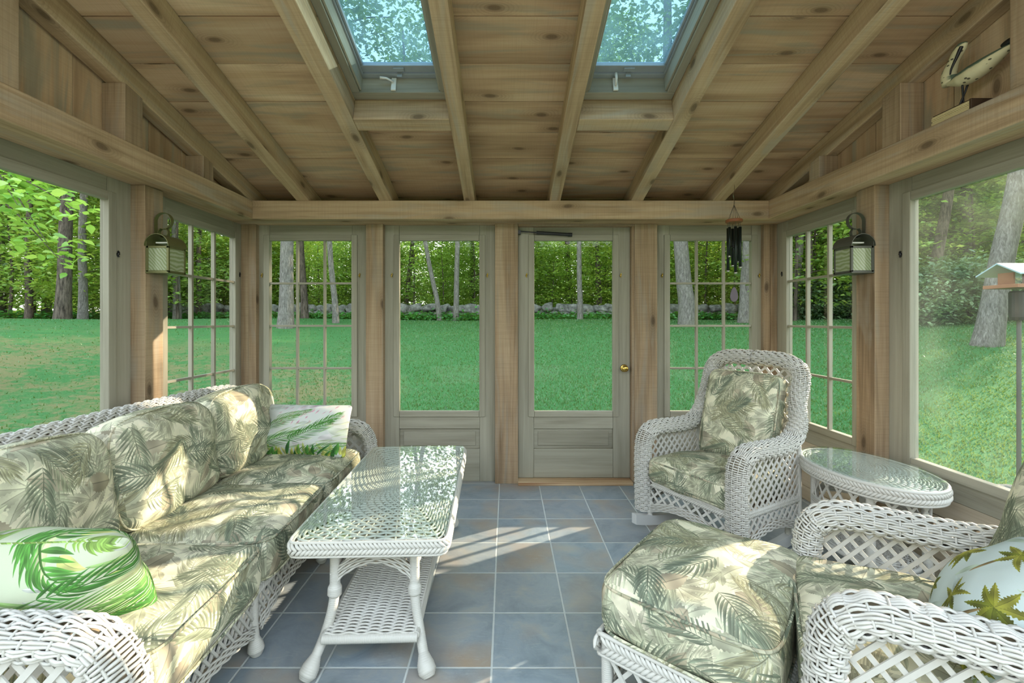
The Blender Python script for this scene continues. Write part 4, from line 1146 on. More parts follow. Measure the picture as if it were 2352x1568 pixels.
# ------------------------------------------------------------------ oval side table
def build_side_table():
    root = empty('oval_side_table', (1.845, 2.285, 0), math.radians(4))
    tag(root, 'oval white wicker side table with a glass top by the side window', 'table')
    a, b, Z = .235, .335, .548
    st, co = MB(), MB(); woven_top(st, co, a - .01, b - .01, 2.1, Z - .012, 56, .0105)
    top = st.build('table_top', M['wicker'], root, smooth=True); co.build('top_core', M['wicker_gap'], top)
    m = MB(); C = se(a, b, 2.1, 160); P = np.concatenate([C, np.full((160, 1), Z - .034)], 1); P = np.concatenate([P, P[:1]])
    T = np.gradient(P, axis=0); T /= np.linalg.norm(T, axis=1, keepdims=True); out = np.cross(T, V(0, 0, 1))
    braid(m, P, (0, 0, 1), .052, out, pitch=.0165, r=.007)
    m.tube(P[:-1] + V(0, 0, .028), .009, 6, closed=True); m.tube(P[:-1] - V(0, 0, .03), .007, 6, closed=True)
    m.build('edge_plait', M['wicker'], top, smooth=True)
    m = MB(); C = se(a - .002, b - .002, 2.1, 90); m.extrude_poly(np.concatenate([C, np.full((90, 1), Z + .006)], 1), (0, 0, .006))
    g = m.build('glass_top', M['tglass'], root); g['label'] = 'clear oval glass sheet on the table top'
    la = MB(); lo = MB(); lc = MB()
    ca = se(a * .80, b * .84, 2.1, 120)
    # skirt lattice following the oval, then a lower woven band
    for sg in (-1, 1):
        for i in range(0, 120, 6):
            i2 = (i + sg * 8) % 120
            p, q = ca[i], ca[i2]; o = unit(V(p[0] + q[0], p[1] + q[1], 0))
            la.bar((p[0], p[1], Z - .06), (q[0], q[1], Z - .20), .013, .005, up=o)
    P = np.concatenate([ca, np.full((120, 1), Z - .21)], 1)
    for dz in (-.012, 0, .012): lo.tube(P + V(0, 0, dz) + (unit(V(1, 0, 0)) * 0), .0075, 6, closed=True)
    sk = la.build('skirt_lattice', M['wicker'], root); lo.build('skirt_band', M['wicker'], sk, smooth=True)
    for i in (15, 45, 75, 105):
        p = ca[i]; m = MB(); wrapped(m, [(p[0] * .96, p[1] * .96, Z - .05), (p[0] * .96, p[1] * .96, .25), (p[0] * 1.0, p[1] * 1.0, .08), (p[0] * 1.06, p[1] * 1.06, .002)], .019, bulb=([0, .85, .92, .97, 1], [.019, .019, .028, .03, .018]))
        m.build('leg', M['wicker'], root, smooth=True)
    st, co = MB(), MB(); woven_top(st, co, a * .62, b * .66, 2.1, .14, 36, .012)
    sh = st.build('shelf', M['wicker'], root, smooth=True); co.build('shelf_core', M['wicker_gap'], sh)
    m = MB(); C = se(a * .76, b * .80, 2.1, 90)
    m.tube(np.concatenate([C, np.full((90, 1), .14)], 1), .012, 6, closed=True)
    m.tube(np.concatenate([C * .86, np.full((90, 1), .14)], 1), .010, 6, closed=True)
    m.build('shelf_rim', M['wicker'], sh, smooth=True)

# ------------------------------------------------------------------ armchairs
def chair_body(root, hw, xf, xb, za, ztop, xtop, apron_x, zseat, legs=True, arm_a=.052, arm_b=.042, low=.10, pitch=.0086, back_w=None):
    """wicker chair: x = forward, arms at y = +-hw. One woven roll runs from the front foot up, along the arm, up the back and over."""
    bw = back_w or hw * .93
    half = [(xf - .005, hw, low), (xf, hw, low + .2), (xf - .002, hw, za - .12), (xf - .022, hw, za - .045), (xf - .085, hw, za - .003), (xf - .18, hw, za), (xb + .18, hw, za - .005), (xb + .06, hw, za + .015), (xb - .02, hw * .99, za + .09), (xb + (xtop - xb) * .45, bw, za + (ztop - za) * .48), (xb + (xtop - xb) * .8, bw * .99, za + (ztop - za) * .80), (xb + (xtop - xb) * .95, bw * .84, ztop - .030), (xtop, bw * .55, ztop - .003), (xtop - .003, 0.0, ztop)]
    full = half + [(x, -y, z) for x, y, z in half[-2::-1]]
    n = 400; P = spline(full, n)
    T = np.gradient(P, axis=0); T /= np.linalg.norm(T, axis=1, keepdims=True)
    # side vector: across the arm on the arms (y), turning to front-back (x) over the back rim
    tt = np.linspace(0, 1, n); Larm = plen(spline(half[:8], 60)) / plen(P); 
    wgt = np.clip((np.minimum(tt, 1 - tt) - Larm) / .10, 0, 1)[:, None]
    sgn = np.where(tt < .5, 1, -1)[:, None]
    lean = unit(V(xtop - xb, 0, ztop - za)); fwd = unit(V(lean[2], 0, -lean[0]))
    Sd = (1 - wgt) * V(0, 1, 0)[None] * 1.0 + wgt * fwd[None] * sgn
    Sd = Sd * np.where(tt < .5, 1, 1)[:, None]
    Sd[tt >= .5] = (1 - wgt[tt >= .5]) * V(0, 1, 0)[None] + wgt[tt >= .5] * (-fwd)[None]
    st, co = MB(), MB()
    h = n // 2 + 1
    for sl, fl in ((slice(0, h), -1), (slice(h - 2, n), -1)):
        roll_from_frames(st, co, P[sl], Sd[sl], arm_a, arm_b, pitch)
    rim = st.build('arms_and_back_rim', M['wicker'], root, smooth=True)
    co.build('rim_core', M['wicker_gap'], rim, smooth=True)
    # side panels
    for sg in (-1, 1):
        y = sg * (hw + .012)
        xs = np.linspace(xf - .03, xb - .01, 21); f = (xs - xs[0]) / (xs[-1] - xs[0])
        zl = low + .015 + .075 * np.sin(PI * f) ** .8
        top = [(xb + .02, za - .04), (xf - .05, za - .045)]
        poly = list(zip(xs, zl)) + top
        la = MB(); lattice(la, poly, lambda a, b, c: (a, y + c, b), pitch=.038, w=.012, t=.005, ang=.85)
        sp = la.build('side_lattice', M['wicker'], root)
        m, c2 = MB(), MB(); arch_rope(m, c2, np.stack([xs, np.full(21, y), zl], 1), (0, 1, 0), .036, .018, 5)
        braid(m, np.linspace((xb - .01, y, zseat - .13), (xf - .02, y, zseat - .13), 50), (0, 0, 1), .04, (0, sg, 0))
        wrapped(m, [(xb - .01, y, low), (xb - .005, y, za * .5), (xb, y, za - .02)], .014, sides=8)
        m.build('side_bands', M['wicker'], sp, smooth=True); c2.build('side_core', M['wicker_gap'], sp)
    # front apron
    ys = np.linspace(-hw + .045, hw - .045, 25); f = np.linspace(0, 1, 25); zl = low + .01 + .07 * np.sin(PI * f) ** .8
    la = MB(); lattice(la, [(ys[-1], zseat - .155), (ys[0], zseat - .155)] + list(zip(ys, zl)), lambda a, b, c: (apron_x + c, a, b), pitch=.046, w=.013, t=.005, ang=.75)
    ap = la.build('front_lattice', M['wicker'], root)
    m, c2 = MB(), MB(); arch_rope(m, c2, np.stack([np.full(25, apron_x), ys, zl], 1), (1, 0, 0), .036, .016, 5)
    braid(m, np.linspace((apron_x + .006, -hw + .045, zseat - .135), (apron_x + .006, hw - .045, zseat - .135), 50), (0, 0, 1), .05, (1, 0, 0))
    m.build('front_bands', M['wicker'], ap, smooth=True); c2.build('front_core', M['wicker_gap'], ap)
    # back panel lattice
    lean_f = lambda z: xb - .01 + (xtop - xb) * (z - za + .12) / (ztop - za + .12)
    m = MB(); lattice(m, [(-bw + .02, zseat - .1), (bw - .02, zseat - .1), (bw - .02, ztop - .10), (bw * .7, ztop - .03), (-bw * .7, ztop - .03), (-bw + .02, ztop - .10)], lambda a, b, c: (lean_f(b) - .018 + c, a, b), pitch=.042, w=.013, t=.005, ang=.78)
    m.build('back_lattice', M['wicker'], root)
    m = MB(); m.box(xb + .0, apron_x - .01, -hw + .03, hw - .03, zseat - .17, zseat - .14); m.build('seat_deck', M['wicker_gap'], root)
    return rim

def roll_from_frames(mb, core, P, Sd, a, b, pitch=.0086, r=.0043, stake=.026):
    L = plen(P); n = max(20, int(L / .008)); s0 = np.concatenate([[0], np.cumsum(np.linalg.norm(np.diff(P, axis=0), axis=1))])
    ss = np.linspace(0, L, n)
    ip = lambda A: np.stack([np.interp(ss, s0, A[:, q]) for q in range(3)], 1)
    P, S = ip(P), ip(Sd)
    T = np.gradient(P, axis=0); T /= np.linalg.norm(T, axis=1, keepdims=True) + 1e-12
    S = S - T * np.sum(S * T, 1, keepdims=True); S /= np.linalg.norm(S, axis=1, keepdims=True) + 1e-12
    N = np.cross(T, S)
    th_full = np.linspace(-PI, PI, 27)
    def surf(P, S, N, th):
        c, s = np.cos(th)[:, None, None], np.sin(th)[:, None, None]
        p = P[None] + S[None] * a * s + N[None] * b * c; m = S[None] * b * s + N[None] * a * c
        return p, m / (np.linalg.norm(m, axis=2, keepdims=True) + 1e-12)
    p, m = surf(P, S, N, th_full); core.grid(p - m * .011)
    steep = np.abs(T[:, 2]) > .68; per = 2 * PI * math.sqrt((a * a + b * b) / 2)
    i = 0
    while i < n:
        j = i
        while j + 1 < n and steep[j + 1] == steep[i]: j += 1
        idx = np.arange(max(0, i - 1), min(n, j + 2))
        if len(idx) > 2:
            if not steep[i]:
                k = int(per / pitch); th = np.linspace(-PI, PI, k, endpoint=False); p, m = surf(P[idx], S[idx], N[idx], th)
                weave(mb, p, m, PI * ss[idx][None] / stake + PI * (np.arange(k)[:, None] // 2), .0048, r)
                q = idx[::4]; p, m = surf(P[q], S[q], N[q], th_full); mb.tubes(p.transpose(1, 0, 2), m.transpose(1, 0, 2), r * .75, 4)
            else:
                k = max(2, int((ss[idx[-1]] - ss[idx[0]]) / pitch)); sk = np.linspace(ss[idx[0]], ss[idx[-1]], k)
                f = lambda A: np.stack([np.interp(sk, ss, A[:, q]) for q in range(3)], 1)
                th = np.linspace(-PI, PI, 36); p, m = surf(f(P), f(S), f(N), th); p, m = p.transpose(1, 0, 2), m.transpose(1, 0, 2)
                qq = per * (th + PI) / (2 * PI); kk = max(4, round(per / stake / 2) * 2); st2 = per / kk
                weave(mb, p, m, PI * qq[None] / st2 + PI * (np.arange(k)[:, None] // 2), .0048, r)
                p, m = surf(P[idx], S[idx], N[idx], np.linspace(-PI, PI, kk, endpoint=False)); mb.tubes(p, m, r * .75, 4)
        i = j + 1

def build_rocker():
    root = empty('wicker_rocking_chair', (1.275, 2.68, 0), math.radians(209))
    tag(root, 'white wicker rocking chair with olive palm print cushions in front of the corner window', 'rocking chair')
    chair_body(root, .315, .30, -.24, .615, 1.06, -.36, .285, .43, low=.115)
    # rockers
    for sg in (-1, 1):
        xs = np.linspace(-.66, .42, 40); R = 1.55; y = sg * .27
        z = np.clip((xs + .02) ** 2 / (2 * R), 0, 1)
        G = [np.stack([xs, np.full(40, y + w), z + h], 1) for w, h in ((-.019, .002), (.019, .002), (.019, .062), (-.019, .062))]
        m = MB(); m.grid(np.array(G), closed_u=True)
        m.extrude_poly([g[0] for g in G], (.001, 0, 0)); m.extrude_poly([g[-1] for g in G][::-1], (-.001, 0, 0))
        rk = m.build('rocker', M['whitewood'], root, bevel=.004); rk['label'] = 'smooth white painted wooden rocker'
        for xx in (.285, -.24):
            m = MB(); wrapped(m, [(xx, y, .05 + xx * xx / 3), (xx, y, .12), (xx, y, .2)], .016, sides=8); m.build('leg', M['wicker'], root, smooth=True)
    m = MB(); Mx = TR((.045, 0, .375), 0, math.radians(-2)); cushion(m, .56, .545, .15, .045, .03, .04, seed=21, Mx=Mx)
    cu = m.build('seat_cushion', M['palm'], root, smooth=True); m = MB(); welt(m, .553, .538, .055, .04, Mx); welt(m, .553, .538, -.055, .04, Mx); m.build('piping', M['palm'], cu, smooth=True)
    m = MB(); Mx = TR((-.215, 0, .70), 0, math.radians(90 - 14)); cushion(m, .56, .475, .12, .045, .025, .06, seed=22, Mx=Mx)
    cu = m.build('back_cushion', M['palm'], root, smooth=True); m = MB(); welt(m, .553, .47, .04, .06, Mx); m.build('piping', M['palm'], cu, smooth=True)

def build_armchair():
    # centre line: between (1.30,1.485) far arm and (.95,1.0) near arm
    root = empty('wicker_armchair', (1.13, 1.20, 0), math.radians(149.5))
    tag(root, 'white wicker armchair with pale palm print cushions pushed up to the ottoman', 'armchair')
    chair_body(root, .305, .25, -.36, .63, .98, -.48, .235, .45, low=.10, arm_a=.054, arm_b=.040)
    for sx in (.235, -.37):
        for sg in (-1, 1):
            m = MB(); wrapped(m, [(sx, sg * .305, .2), (sx, sg * .305, .1), (sx + (.01 if sx > 0 else -.01), sg * .305, .002)], .018, bulb=([0, .6, .75, .9, 1], [.017, .017, .026, .03, .018])); m.build('leg', M['wicker'], root, smooth=True)
    m = MB(); Mx = TR((.0, 0, .405)); cushion(m, .60, .545, .17, .05, .03, .03, seed=31, Mx=Mx)
    cu = m.build('seat_cushion', M['palm'], root, smooth=True); m = MB(); welt(m, .593, .538, .066, .03, Mx); m.build('piping', M['palm'], cu, smooth=True)
    m = MB(); Mx = TR((-.285, 0, .70), 0, math.radians(90 - 17)); cushion(m, .56, .52, .15, .055, .035, .10, seed=32, Mx=Mx)
    cu = m.build('back_cushion', M['palm'], root, smooth=True); m = MB(); welt(m, .553, .515, .05, .10, Mx); m.build('piping', M['palm'], cu, smooth=True)

def build_ottoman():
    root = empty('wicker_ottoman', (.68, 1.50, 0), math.radians(50))
    tag(root, 'white wicker ottoman with a thick palm print cushion in front of the armchair', 'ottoman')
    hx, hy, z = .31, .245, .305        # x along v (away), y along -u
    for sx in (-1, 1):
        for sy in (-1, 1):
            m = MB(); wrapped(m, [(sx * (hx - .02), sy * (hy - .02), z - .02), (sx * (hx - .02), sy * (hy - .02), .08), (sx * (hx - .01), sy * (hy - .01), .002)], .018, bulb=([0, .75, .84, .93, 1], [.018, .018, .027, .03, .018])); m.build('leg', M['wicker'], root, smooth=True)
    st, rc, la = MB(), MB(), MB()
    cs = [(-hx, -hy), (hx, -hy), (hx, hy), (-hx, hy)]
    for i in range(4):
        p, q = V(*cs[i], 0), V(*cs[(i + 1) % 4], 0); d = unit(q - p); o = V(d[1], -d[0], 0); L = np.linalg.norm(q - p)
        P = np.linspace(p, q, 40) + V(0, 0, z - .03)
        braid(st, P, (0, 0, 1), .058, o, pitch=.016, r=.0065); st.tube(P + V(0, 0, .032), .008, 6); st.tube(P - V(0, 0, .032), .007, 6)
        t = np.linspace(.03, L - .03, 21); zz = .075 + .06 * np.sin(PI * (t - .03) / (L - .06)) ** .8
        lattice(la, [(t[-1], z - .06), (t[0], z - .06)] + list(zip(t, zz)), lambda a, b, c: tuple(p + d * a + o * (c - .01) + V(0, 0, b)), pitch=.06, w=.013, t=.006, ang=.9)
        arch_rope(st, rc, np.array([p + d * a - o * .01 + V(0, 0, b) for a, b in zip(t, zz)]), o, .034, .016, 5)
    fr = st.build('frame', M['wicker'], root, smooth=True); la.build('frame_lattice', M['wicker'], fr); rc.build('frame_core', M['wicker_gap'], fr)
    m = MB(); m.box(-hx + .01, hx - .01, -hy + .01, hy - .01, z - .035, z - .01); m.build('deck', M['wicker_gap'], root)
    m = MB(); Mx = TR((0, 0, z + .085)); cushion(m, 2 * hx + .02, 2 * hy + .02, .18, .055, .035, .05, seed=41, Mx=Mx, wr=.005)
    cu = m.build('cushion', M['palm'], root, smooth=True); m = MB(); welt(m, 2 * hx + .012, 2 * hy + .012, .07, .05, Mx); welt(m, 2 * hx + .012, 2 * hy + .012, -.07, .05, Mx); m.build('piping', M['palm'], cu, smooth=True)

def build_furniture():
    build_sofa()
    R = math.radians
    build_pillow('throw_pillow', 'white throw pillow with green fronds and pink strokes at the far end of the sofa', (.54, .31), .17, (-1.255, 2.79, .612), R(70), 0, R(-4), 'pillow', 51)
    build_pillow('throw_pillow', 'white and green throw pillow slumped over the sofa arm nearest the camera', (.56, .31), .19, (-1.31, 1.25, .565), R(-66), 0, R(3), 'pillow_leafy', 52)
    build_coffee_table(); build_side_table(); build_rocker(); build_armchair(); build_ottoman()
    build_pillow('throw_pillow', 'pale throw pillow with embroidered green palm trees on the armchair', (.41, .40), .16, (1.235, 1.065, .60), R(50), 0, R(238), 'palmpillow', 53)
def build_lantern(side):
    sg = 1 if side == 'left' else -1
    X0 = XL + .08 if side == 'left' else XR - .08          # post face
    Yc, w, d = 2.588, .135, .132
    root = empty('wall_lantern', (X0, Yc, 1.57))
    tag(root, 'aged brass barn lantern with a curled top on the post %s' % ('above the sofa' if side == 'left' else 'beside the oval table window'), 'lantern')
    mat = M['verdigris'] if side == 'left' else M['darkbronze']
    L = np.array(root.location)
    X = lambda a: X0 + sg * a                              # a = distance from the post
    hb = .15; z0 = 1.57
    def bx(m, a0, a1, y0, y1, za, zb_): 
        xs = sorted((X(a0), X(a1))); m.box(xs[0], xs[1], y0, y1, za, zb_)
    m = MB(); y0, y1 = Yc - w / 2, Yc + w / 2
    bx(m, .001, .006, y0, y1, z0, z0 + hb + .03)
    bx(m, .004, d, y0 - .004, y1 + .004, z0 - .004, z0 + .004)
    for a in (.005, d - .012):
        for y in (y0, y1 - .011): bx(m, a, a + .012, y, y + .011, z0, z0 + hb)
    for y in (y0, y1 - .008):
        bx(m, .005, d, y, y + .008, z0 + hb - .012, z0 + hb); bx(m, .005, d, y, y + .008, z0, z0 + .012)
    bx(m, d - .010, d, y0, y1, z0 + hb - .012, z0 + hb); bx(m, d - .010, d, y0, y1, z0, z0 + .012)
    m.build('case', mat, root, loc=L, bevel=.001)
    g = MB()
    bx(g, .016, d - .012, y0 + .003, y0 + .006, z0 + .01, z0 + hb - .01); bx(g, .016, d - .012, y1 - .006, y1 - .003, z0 + .01, z0 + hb - .01)
    bx(g, d - .006, d - .003, y0 + .01, y1 - .01, z0 + .01, z0 + hb - .01)
    g.build('glass', M['swirl'], root, loc=L)
    # barrel roof, axis along the wall
    t = np.linspace(0, PI, 22); r = d / 2 + .003
    P = np.stack([[X(d / 2 - r * math.cos(a)), 0, z0 + hb + r * math.sin(a)] for a in t])
    Q = np.stack([[X(d / 2 - (r - .003) * math.cos(a)), 0, z0 + hb + (r - .003) * math.sin(a)] for a in t])
    ring = np.concatenate([P, Q[::-1]])
    m = MB(); m.grid(np.stack([ring + V(0, y0 - .006, 0), ring + V(0, y1 + .006, 0)]), closed_v=True)
    for y in (y0 - .006, y1 + .006):
        m.grid(np.stack([P + V(0, y, 0), Q + V(0, y, 0)]))
    m.build('roof', mat, root, loc=L)
    m = MB(); bx(m, .03, d - .03, Yc - .03, Yc + .03, z0 + hb + .02, z0 + hb + .028); m.build('reflector', M['whiteplastic'], root, loc=L)
    m = MB(); m.lathe([(.001, 0), (.022, .002), (.024, .02), (.014, .05), (.012, .07), (.001, .071)], (X(d / 2), Yc, z0 + .01), 14)
    m.build('lamp_socket', M['whiteplastic'], root, loc=L, smooth=True)
    # scrolled strap: up from the back, over in a big loop and a smaller curl resting on the roof
    zr = z0 + hb + r; pts = [(.008, z0 + .16), (.008, zr + .05)]
    c1, R1 = (.055, zr + .085), .047
    for a in np.linspace(PI, -0.62 * PI, 22): pts.append((c1[0] + R1 * math.cos(a), c1[1] + R1 * math.sin(a)))
    c2, R2 = (c1[0] + R1 * math.cos(-.62 * PI) + .017, c1[1] + R1 * math.sin(-.62 * PI) - .022), .028
    for a in np.linspace(PI * .70, 2.35 * PI, 20): pts.append((c2[0] + R2 * math.cos(a), c2[1] + R2 * math.sin(a) - 0.004))
    P = spline([(X(a), Yc, z) for a, z in pts], 120); P[:, 2] = np.maximum(P[:, 2], z0 + .15)
    T = np.gradient(P, axis=0); T /= np.linalg.norm(T, axis=1, keepdims=True); N = np.cross(T, V(0, 1, 0))
    G = [P + V(0, a * .011, 0) + N * b * .0016 for a, b in ((-1, -1), (1, -1), (1, 1), (-1, 1))]
    m = MB(); m.grid(np.array(G), closed_u=True); m.build('scroll_hook', mat, root, loc=L, smooth=False)

def build_chime():
    Y = 3.17; x = pxX(1686, Y); zt = zb(Y) + .002
    root = empty('wind_chime', (x, Y, zt)); tag(root, 'wind chime of dark tubes hanging from a rafter in front of the back window', 'wind chime')
    L = np.array(root.location)
    z = lambda py: H - (py - CY) / F * Y
    m = MB(); zs = z(508)
    hk = spline([(x + .002, Y, zt), (x + .002, Y, z(440)), (x - .006, Y, z(446)), (x, Y, z(456)), (x, Y, z(470))], 30); m.tube(hk, .0022, 6)
    m.build('hook', M['chrome'], root, loc=L)
    m = MB()
    for k in range(6):
        a = k * PI / 3 + .3; m.tube([(x, Y, z(470)), (x + .045 * math.cos(a), Y + .045 * math.sin(a), zs)], .0011, 5)
    m.tube([(x, Y, zs), (x, Y, z(664))], .0009, 5)
    m.build('string', M['blackmetal'], root, loc=L)
    m = MB(); m.lathe([(.001, .012), (.052, .012), (.056, .008), (.056, -.006), (.052, -.010), (.001, -.010)], (x, Y, zs), 28); d = m.build('disc', M['chimedisc'], root, loc=L, smooth=False); d['label'] = 'reddish wooden disc'
    for k, l in enumerate([.235, .26, .30, .20, .32, .28]):
        a = k * PI / 3 + .3; px, py = x + .040 * math.cos(a), Y + .040 * math.sin(a); top = zs - .045
        m = MB(); m.tube([(px, py, top), (px, py, top - l)], .0095, 12); t = m.build('tube', M['chimetube'], root, loc=L, smooth=True)
        m = MB(); m.tube([(px, py, zs - .01), (px, py, top + .002)], .0012, 5); m.build('cord', M['blackmetal'], t, loc=L)
        m = MB(); m.tube([(px, py, top - l + .0), (px, py, top - l - .012)], .0098, 12); m.build('tube_end', M['chrome'], t, loc=L, smooth=True)
    m = MB(); m.lathe([(.001, .008), (.02, .007), (.022, 0), (.02, -.007), (.001, -.008)], (x, Y, z(566)), 20); m.build('clapper', M['blackmetal'], root, loc=L, smooth=True)
    zc_ = z(676); t = np.linspace(0, 2 * PI, 30, endpoint=False)
    P = np.array([(x + (.026 - .008 * math.sin(a)) * math.cos(a), Y - .003, zc_ + .052 * math.sin(a)) for a in t])
    m = MB(); m.extrude_poly(P[::-1], (0, .006, 0)); s = m.build('wind_sail', M['sail'], root, loc=L); s['label'] = 'oval purple grey wind sail'

def build_bird():
    # thick book lying on the beam, the wooden shorebird standing on it
    z0 = BT
    root = empty('old_book', (2.05, 2.01, z0), 0); tag(root, 'old brown book with cream pages lying on the beam under the wooden bird', 'book')
    m = MB()
    for k in range(6):
        za = .004 + k * .0066; j = .0025 * math.sin(k * 2.3)
        m.box(-.052 + abs(j), .05, -.083, .088 + j, za, za + .0047, 1)
    m.build('page_block', M['pages'], root)
    m = MB(); m.box(-.05, .052, -.086, .09, 0, .0035); m.box(-.048, .052, -.086, .086, .044, .0475); m.box(-.053, .052, -.093, -.084, 0, .0475)
    m.build('cover', M['bookcover'], root, bevel=.002)
    zt = z0 + .048
    b = empty('shorebird_figurine', (2.03, 1.975, zt)); tag(b, 'carved speckled shorebird with a long dark bill standing on a book on the beam', 'figurine')
    zc0 = .125
    ctrl = np.array([(0, .094, .002), (0, .084, .006), (0, .05, .0), (0, 0, -.008), (0, -.06, -.002), (0, -.12, .010), (0, -.17, .020), (0, -.21, .026)])
    rad = [.004, .022, .038, .042, .038, .029, .018, .006]
    P = spline(ctrl + V(0, 0, zc0), 50); r = np.interp(np.linspace(0, 1, 50), np.linspace(0, 1, 8), rad)
    m = MB(); m.tube(P, r, 24, N=np.broadcast_to(V(0, 0, 1), P.shape), flat=.85)
    nk = spline([(-.002, .060, zc0 + .0), (-.006, .066, zc0 + .035), (-.010, .046, zc0 + .075), (-.016, .018, zc0 + .108), (-.020, -.008, zc0 + .126), (-.022, -.028, zc0 + .130)], 34)
    m.tube(nk, np.interp(np.linspace(0, 1, 34), [0, .3, .55, .75, .9, 1], [.032, .026, .020, .022, .019, .006]), 18)
    m.build('body', M['bird'], b, smooth=True)
    m = MB(); m.tube(spline([(-.030, -.014, zc0 + .122), (-.036, .0, zc0 + .085), (-.038, .022, zc0 + .045), (-.036, .030, zc0 + .022)], 20), np.linspace(.008, .003, 20), 8); k = m.build('bill', M['blackmetal'], b, smooth=True); k['label'] = 'long dark bill tucked down to the breast'
    m = MB(); m.tube(spline([(0, -.15, zc0 + .040), (0, -.19, zc0 + .046), (0, -.235, zc0 + .056)], 10), [.010, .012, .013, .013, .012, .011, .010, .009, .008, .006], 8); m.build('tail_tip', M['blackmetal'], b, smooth=True)
    for sx in (-.012, .012):
        m = MB(); m.tube(spline([(sx, .0, zc0 - .04), (sx * .3, .006, .05), (-sx * .8, .016, .0)], 16), .0038, 8); lg = m.build('leg', M['blackmetal'], b, smooth=True)

def ground(x, y):
    r = math.hypot(x, y - 1.0); t = min(max((r - 3.5) / 17.0, 0), 1)
    return -.28 + 1.62 * t * t * (3 - 2 * t) + .04 * math.sin(x * .5) * math.sin(y * .43) * min(1, r / 12) + max(0, r - 26) * .02

def build_feeder():
    Y = 3.75; x = pxX(2340, Y); g = ground(x, Y)
    root = empty('bird_feeder', (x, Y, g)); tag(root, 'bird feeder with a pale blue roof on a dark pole on the lawn', 'bird feeder')
    L = V(x, Y, g); z = lambda py: H - (py - CY) / F * Y - g
    m = MB(); m.tube([(0, 0, 0), (0.002, 0, z(735))], .015, 12); m.build('pole', M['pole'], root)
    m = MB(); m.lathe([(.052, z(735)), (.06, z(728)), (.06, z(672)), (.052, z(668)), (.001, z(668))], (0, 0, 0), 18); k = m.build('baffle', M['blackmetal'], root, smooth=False); k['label'] = 'dark cylindrical squirrel baffle'
    m = MB(); zz = z(662); m.box(-.155, .155, -.13, .13, zz, zz + .012); 
    m.box(-.16, -.148, -.135, .135, zz, zz + .03); m.box(.148, .16, -.135, .135, zz, zz + .03); m.box(-.148, .148, -.135, -.123, zz, zz + .03); m.box(-.148, .148, .123, .135, zz, zz + .03)
    for sx in (-1, 1): m.box(sx * .105 - .008, sx * .105 + .008, -.06, .06, zz + .012, zz + .13)
    m.build('tray', M['cedar'], root, bevel=.002)
    m = MB(); m.box(-.096, .096, -.055, -.05, zz + .02, zz + .12); m.build('hopper_pane', M['glass'], root)
    m = MB(); m.box(-.096, .096, .05, .055, zz + .02, zz + .12); m.build('hopper_pane', M['glass'], root)
    m = MB(); za, zr = zz + .115, zz + .20
    for sg in (-1, 1):
        c = [(-.185, sg * .17, za - .01), (.185, sg * .17, za - .01), (.185, 0, zr), (-.185, 0, zr)]
        if sg > 0: c = c[::-1]
        c = np.array(c); m.hexa(np.concatenate([c, c + V(0, 0, .012)]), 0)
    m.build('roof', M['feederroof'], root)
    ys = 3.85; xs = pxX(2338, ys); r = random.Random(3)
    o = stone_mesh(r, .17, .13, .045).build('flat_stone', M['stone'], None, smooth=False); o.location = (xs + .05, ys, ground(xs, ys) + .02)
    tag(o, 'flat grey stone lying in the grass at the foot of the feeder pole', 'stone')

def stone_mesh(r, sx, sy, sz, n=7):
    m = MB(); t = np.linspace(-1, 1, n)
    ph = [r.uniform(0, 6.28) for _ in range(6)]; tw = r.uniform(-.25, .25)
    for ax in range(3):
        for sg in (-1, 1):
            A, B = np.meshgrid(t, t, indexing='ij'); p = np.zeros((n, n, 3)); o = [(1, 2), (2, 0), (0, 1)][ax]
            p[..., ax] = sg; p[..., o[0]] = A; p[..., o[1]] = B
            if sg < 0: p = p[:, ::-1]
            q = p / (np.sum(np.abs(p) ** 3.2, 2, keepdims=True) ** (1 / 3.2))
            k = 1 + .10 * np.sin(q[..., 0] * 3 + ph[0] + q[..., 1] * 2) + .08 * np.sin(q[..., 2] * 4 + ph[1] + q[..., 0] * 2.4) + .05 * np.sin(q[..., 1] * 6 + ph[2] + q[..., 2] * 4)
            q = q * k[..., None] * V(sx, sy, sz); q[..., 2] += q[..., 0] * tw * .6
            m.grid(q)
    return m

def build_small():
    build_lantern('left'); build_lantern('right'); build_chime(); build_bird(); build_feeder()
LEAF = np.array([(0, 0, 0), (.28, .42, .05), (0, 1, -.04), (-.28, .42, .05)])
def leaf_cloud(mb, pos, size, rng, flat=0.5, droop=0.3, six=False):
    """one small folded leaf per position"""
    k = len(pos)
    az = rng.uniform(0, 2 * PI, k); tl = rng.normal(-droop, .45, k) * (1 - flat * .5); ro = rng.normal(0, .5, k)
    s = size * rng.uniform(.7, 1.3, k)
    y = np.stack([np.cos(az) * np.cos(tl), np.sin(az) * np.cos(tl), np.sin(tl)], 1)
    up = np.stack([-np.sin(tl) * np.cos(az), -np.sin(tl) * np.sin(az), np.cos(tl)], 1)
    x = np.cross(y, up)
    c, sn = np.cos(ro)[:, None], np.sin(ro)[:, None]
    x, up = x * c + up * sn, up * c - x * sn
    if six:
        Lf = np.array([(0, 0, 0), (.26, .22, .04), (.33, .5, .06), (.17, .80, .02), (0, 1.05, -.06), (-.17, .80, .02), (-.33, .5, .06), (-.26, .22, .04), (0, .5, 0)])
        T = np.array([(8, i, i + 1) for i in range(8) if i < 7] + [(8, 7, 0)])
    else:
        Lf = LEAF; T = np.array([(0, 1, 2), (0, 2, 3)])
    n = len(Lf)
    v = pos[:, None] + s[:, None, None] * (Lf[None, :, 0:1] * x[:, None] + Lf[None, :, 1:2] * y[:, None] + Lf[None, :, 2:3] * up[:, None])
    mb.add(v.reshape(-1, 3), tris=(np.arange(k)[:, None, None] * n + T[None]).reshape(-1, 3))

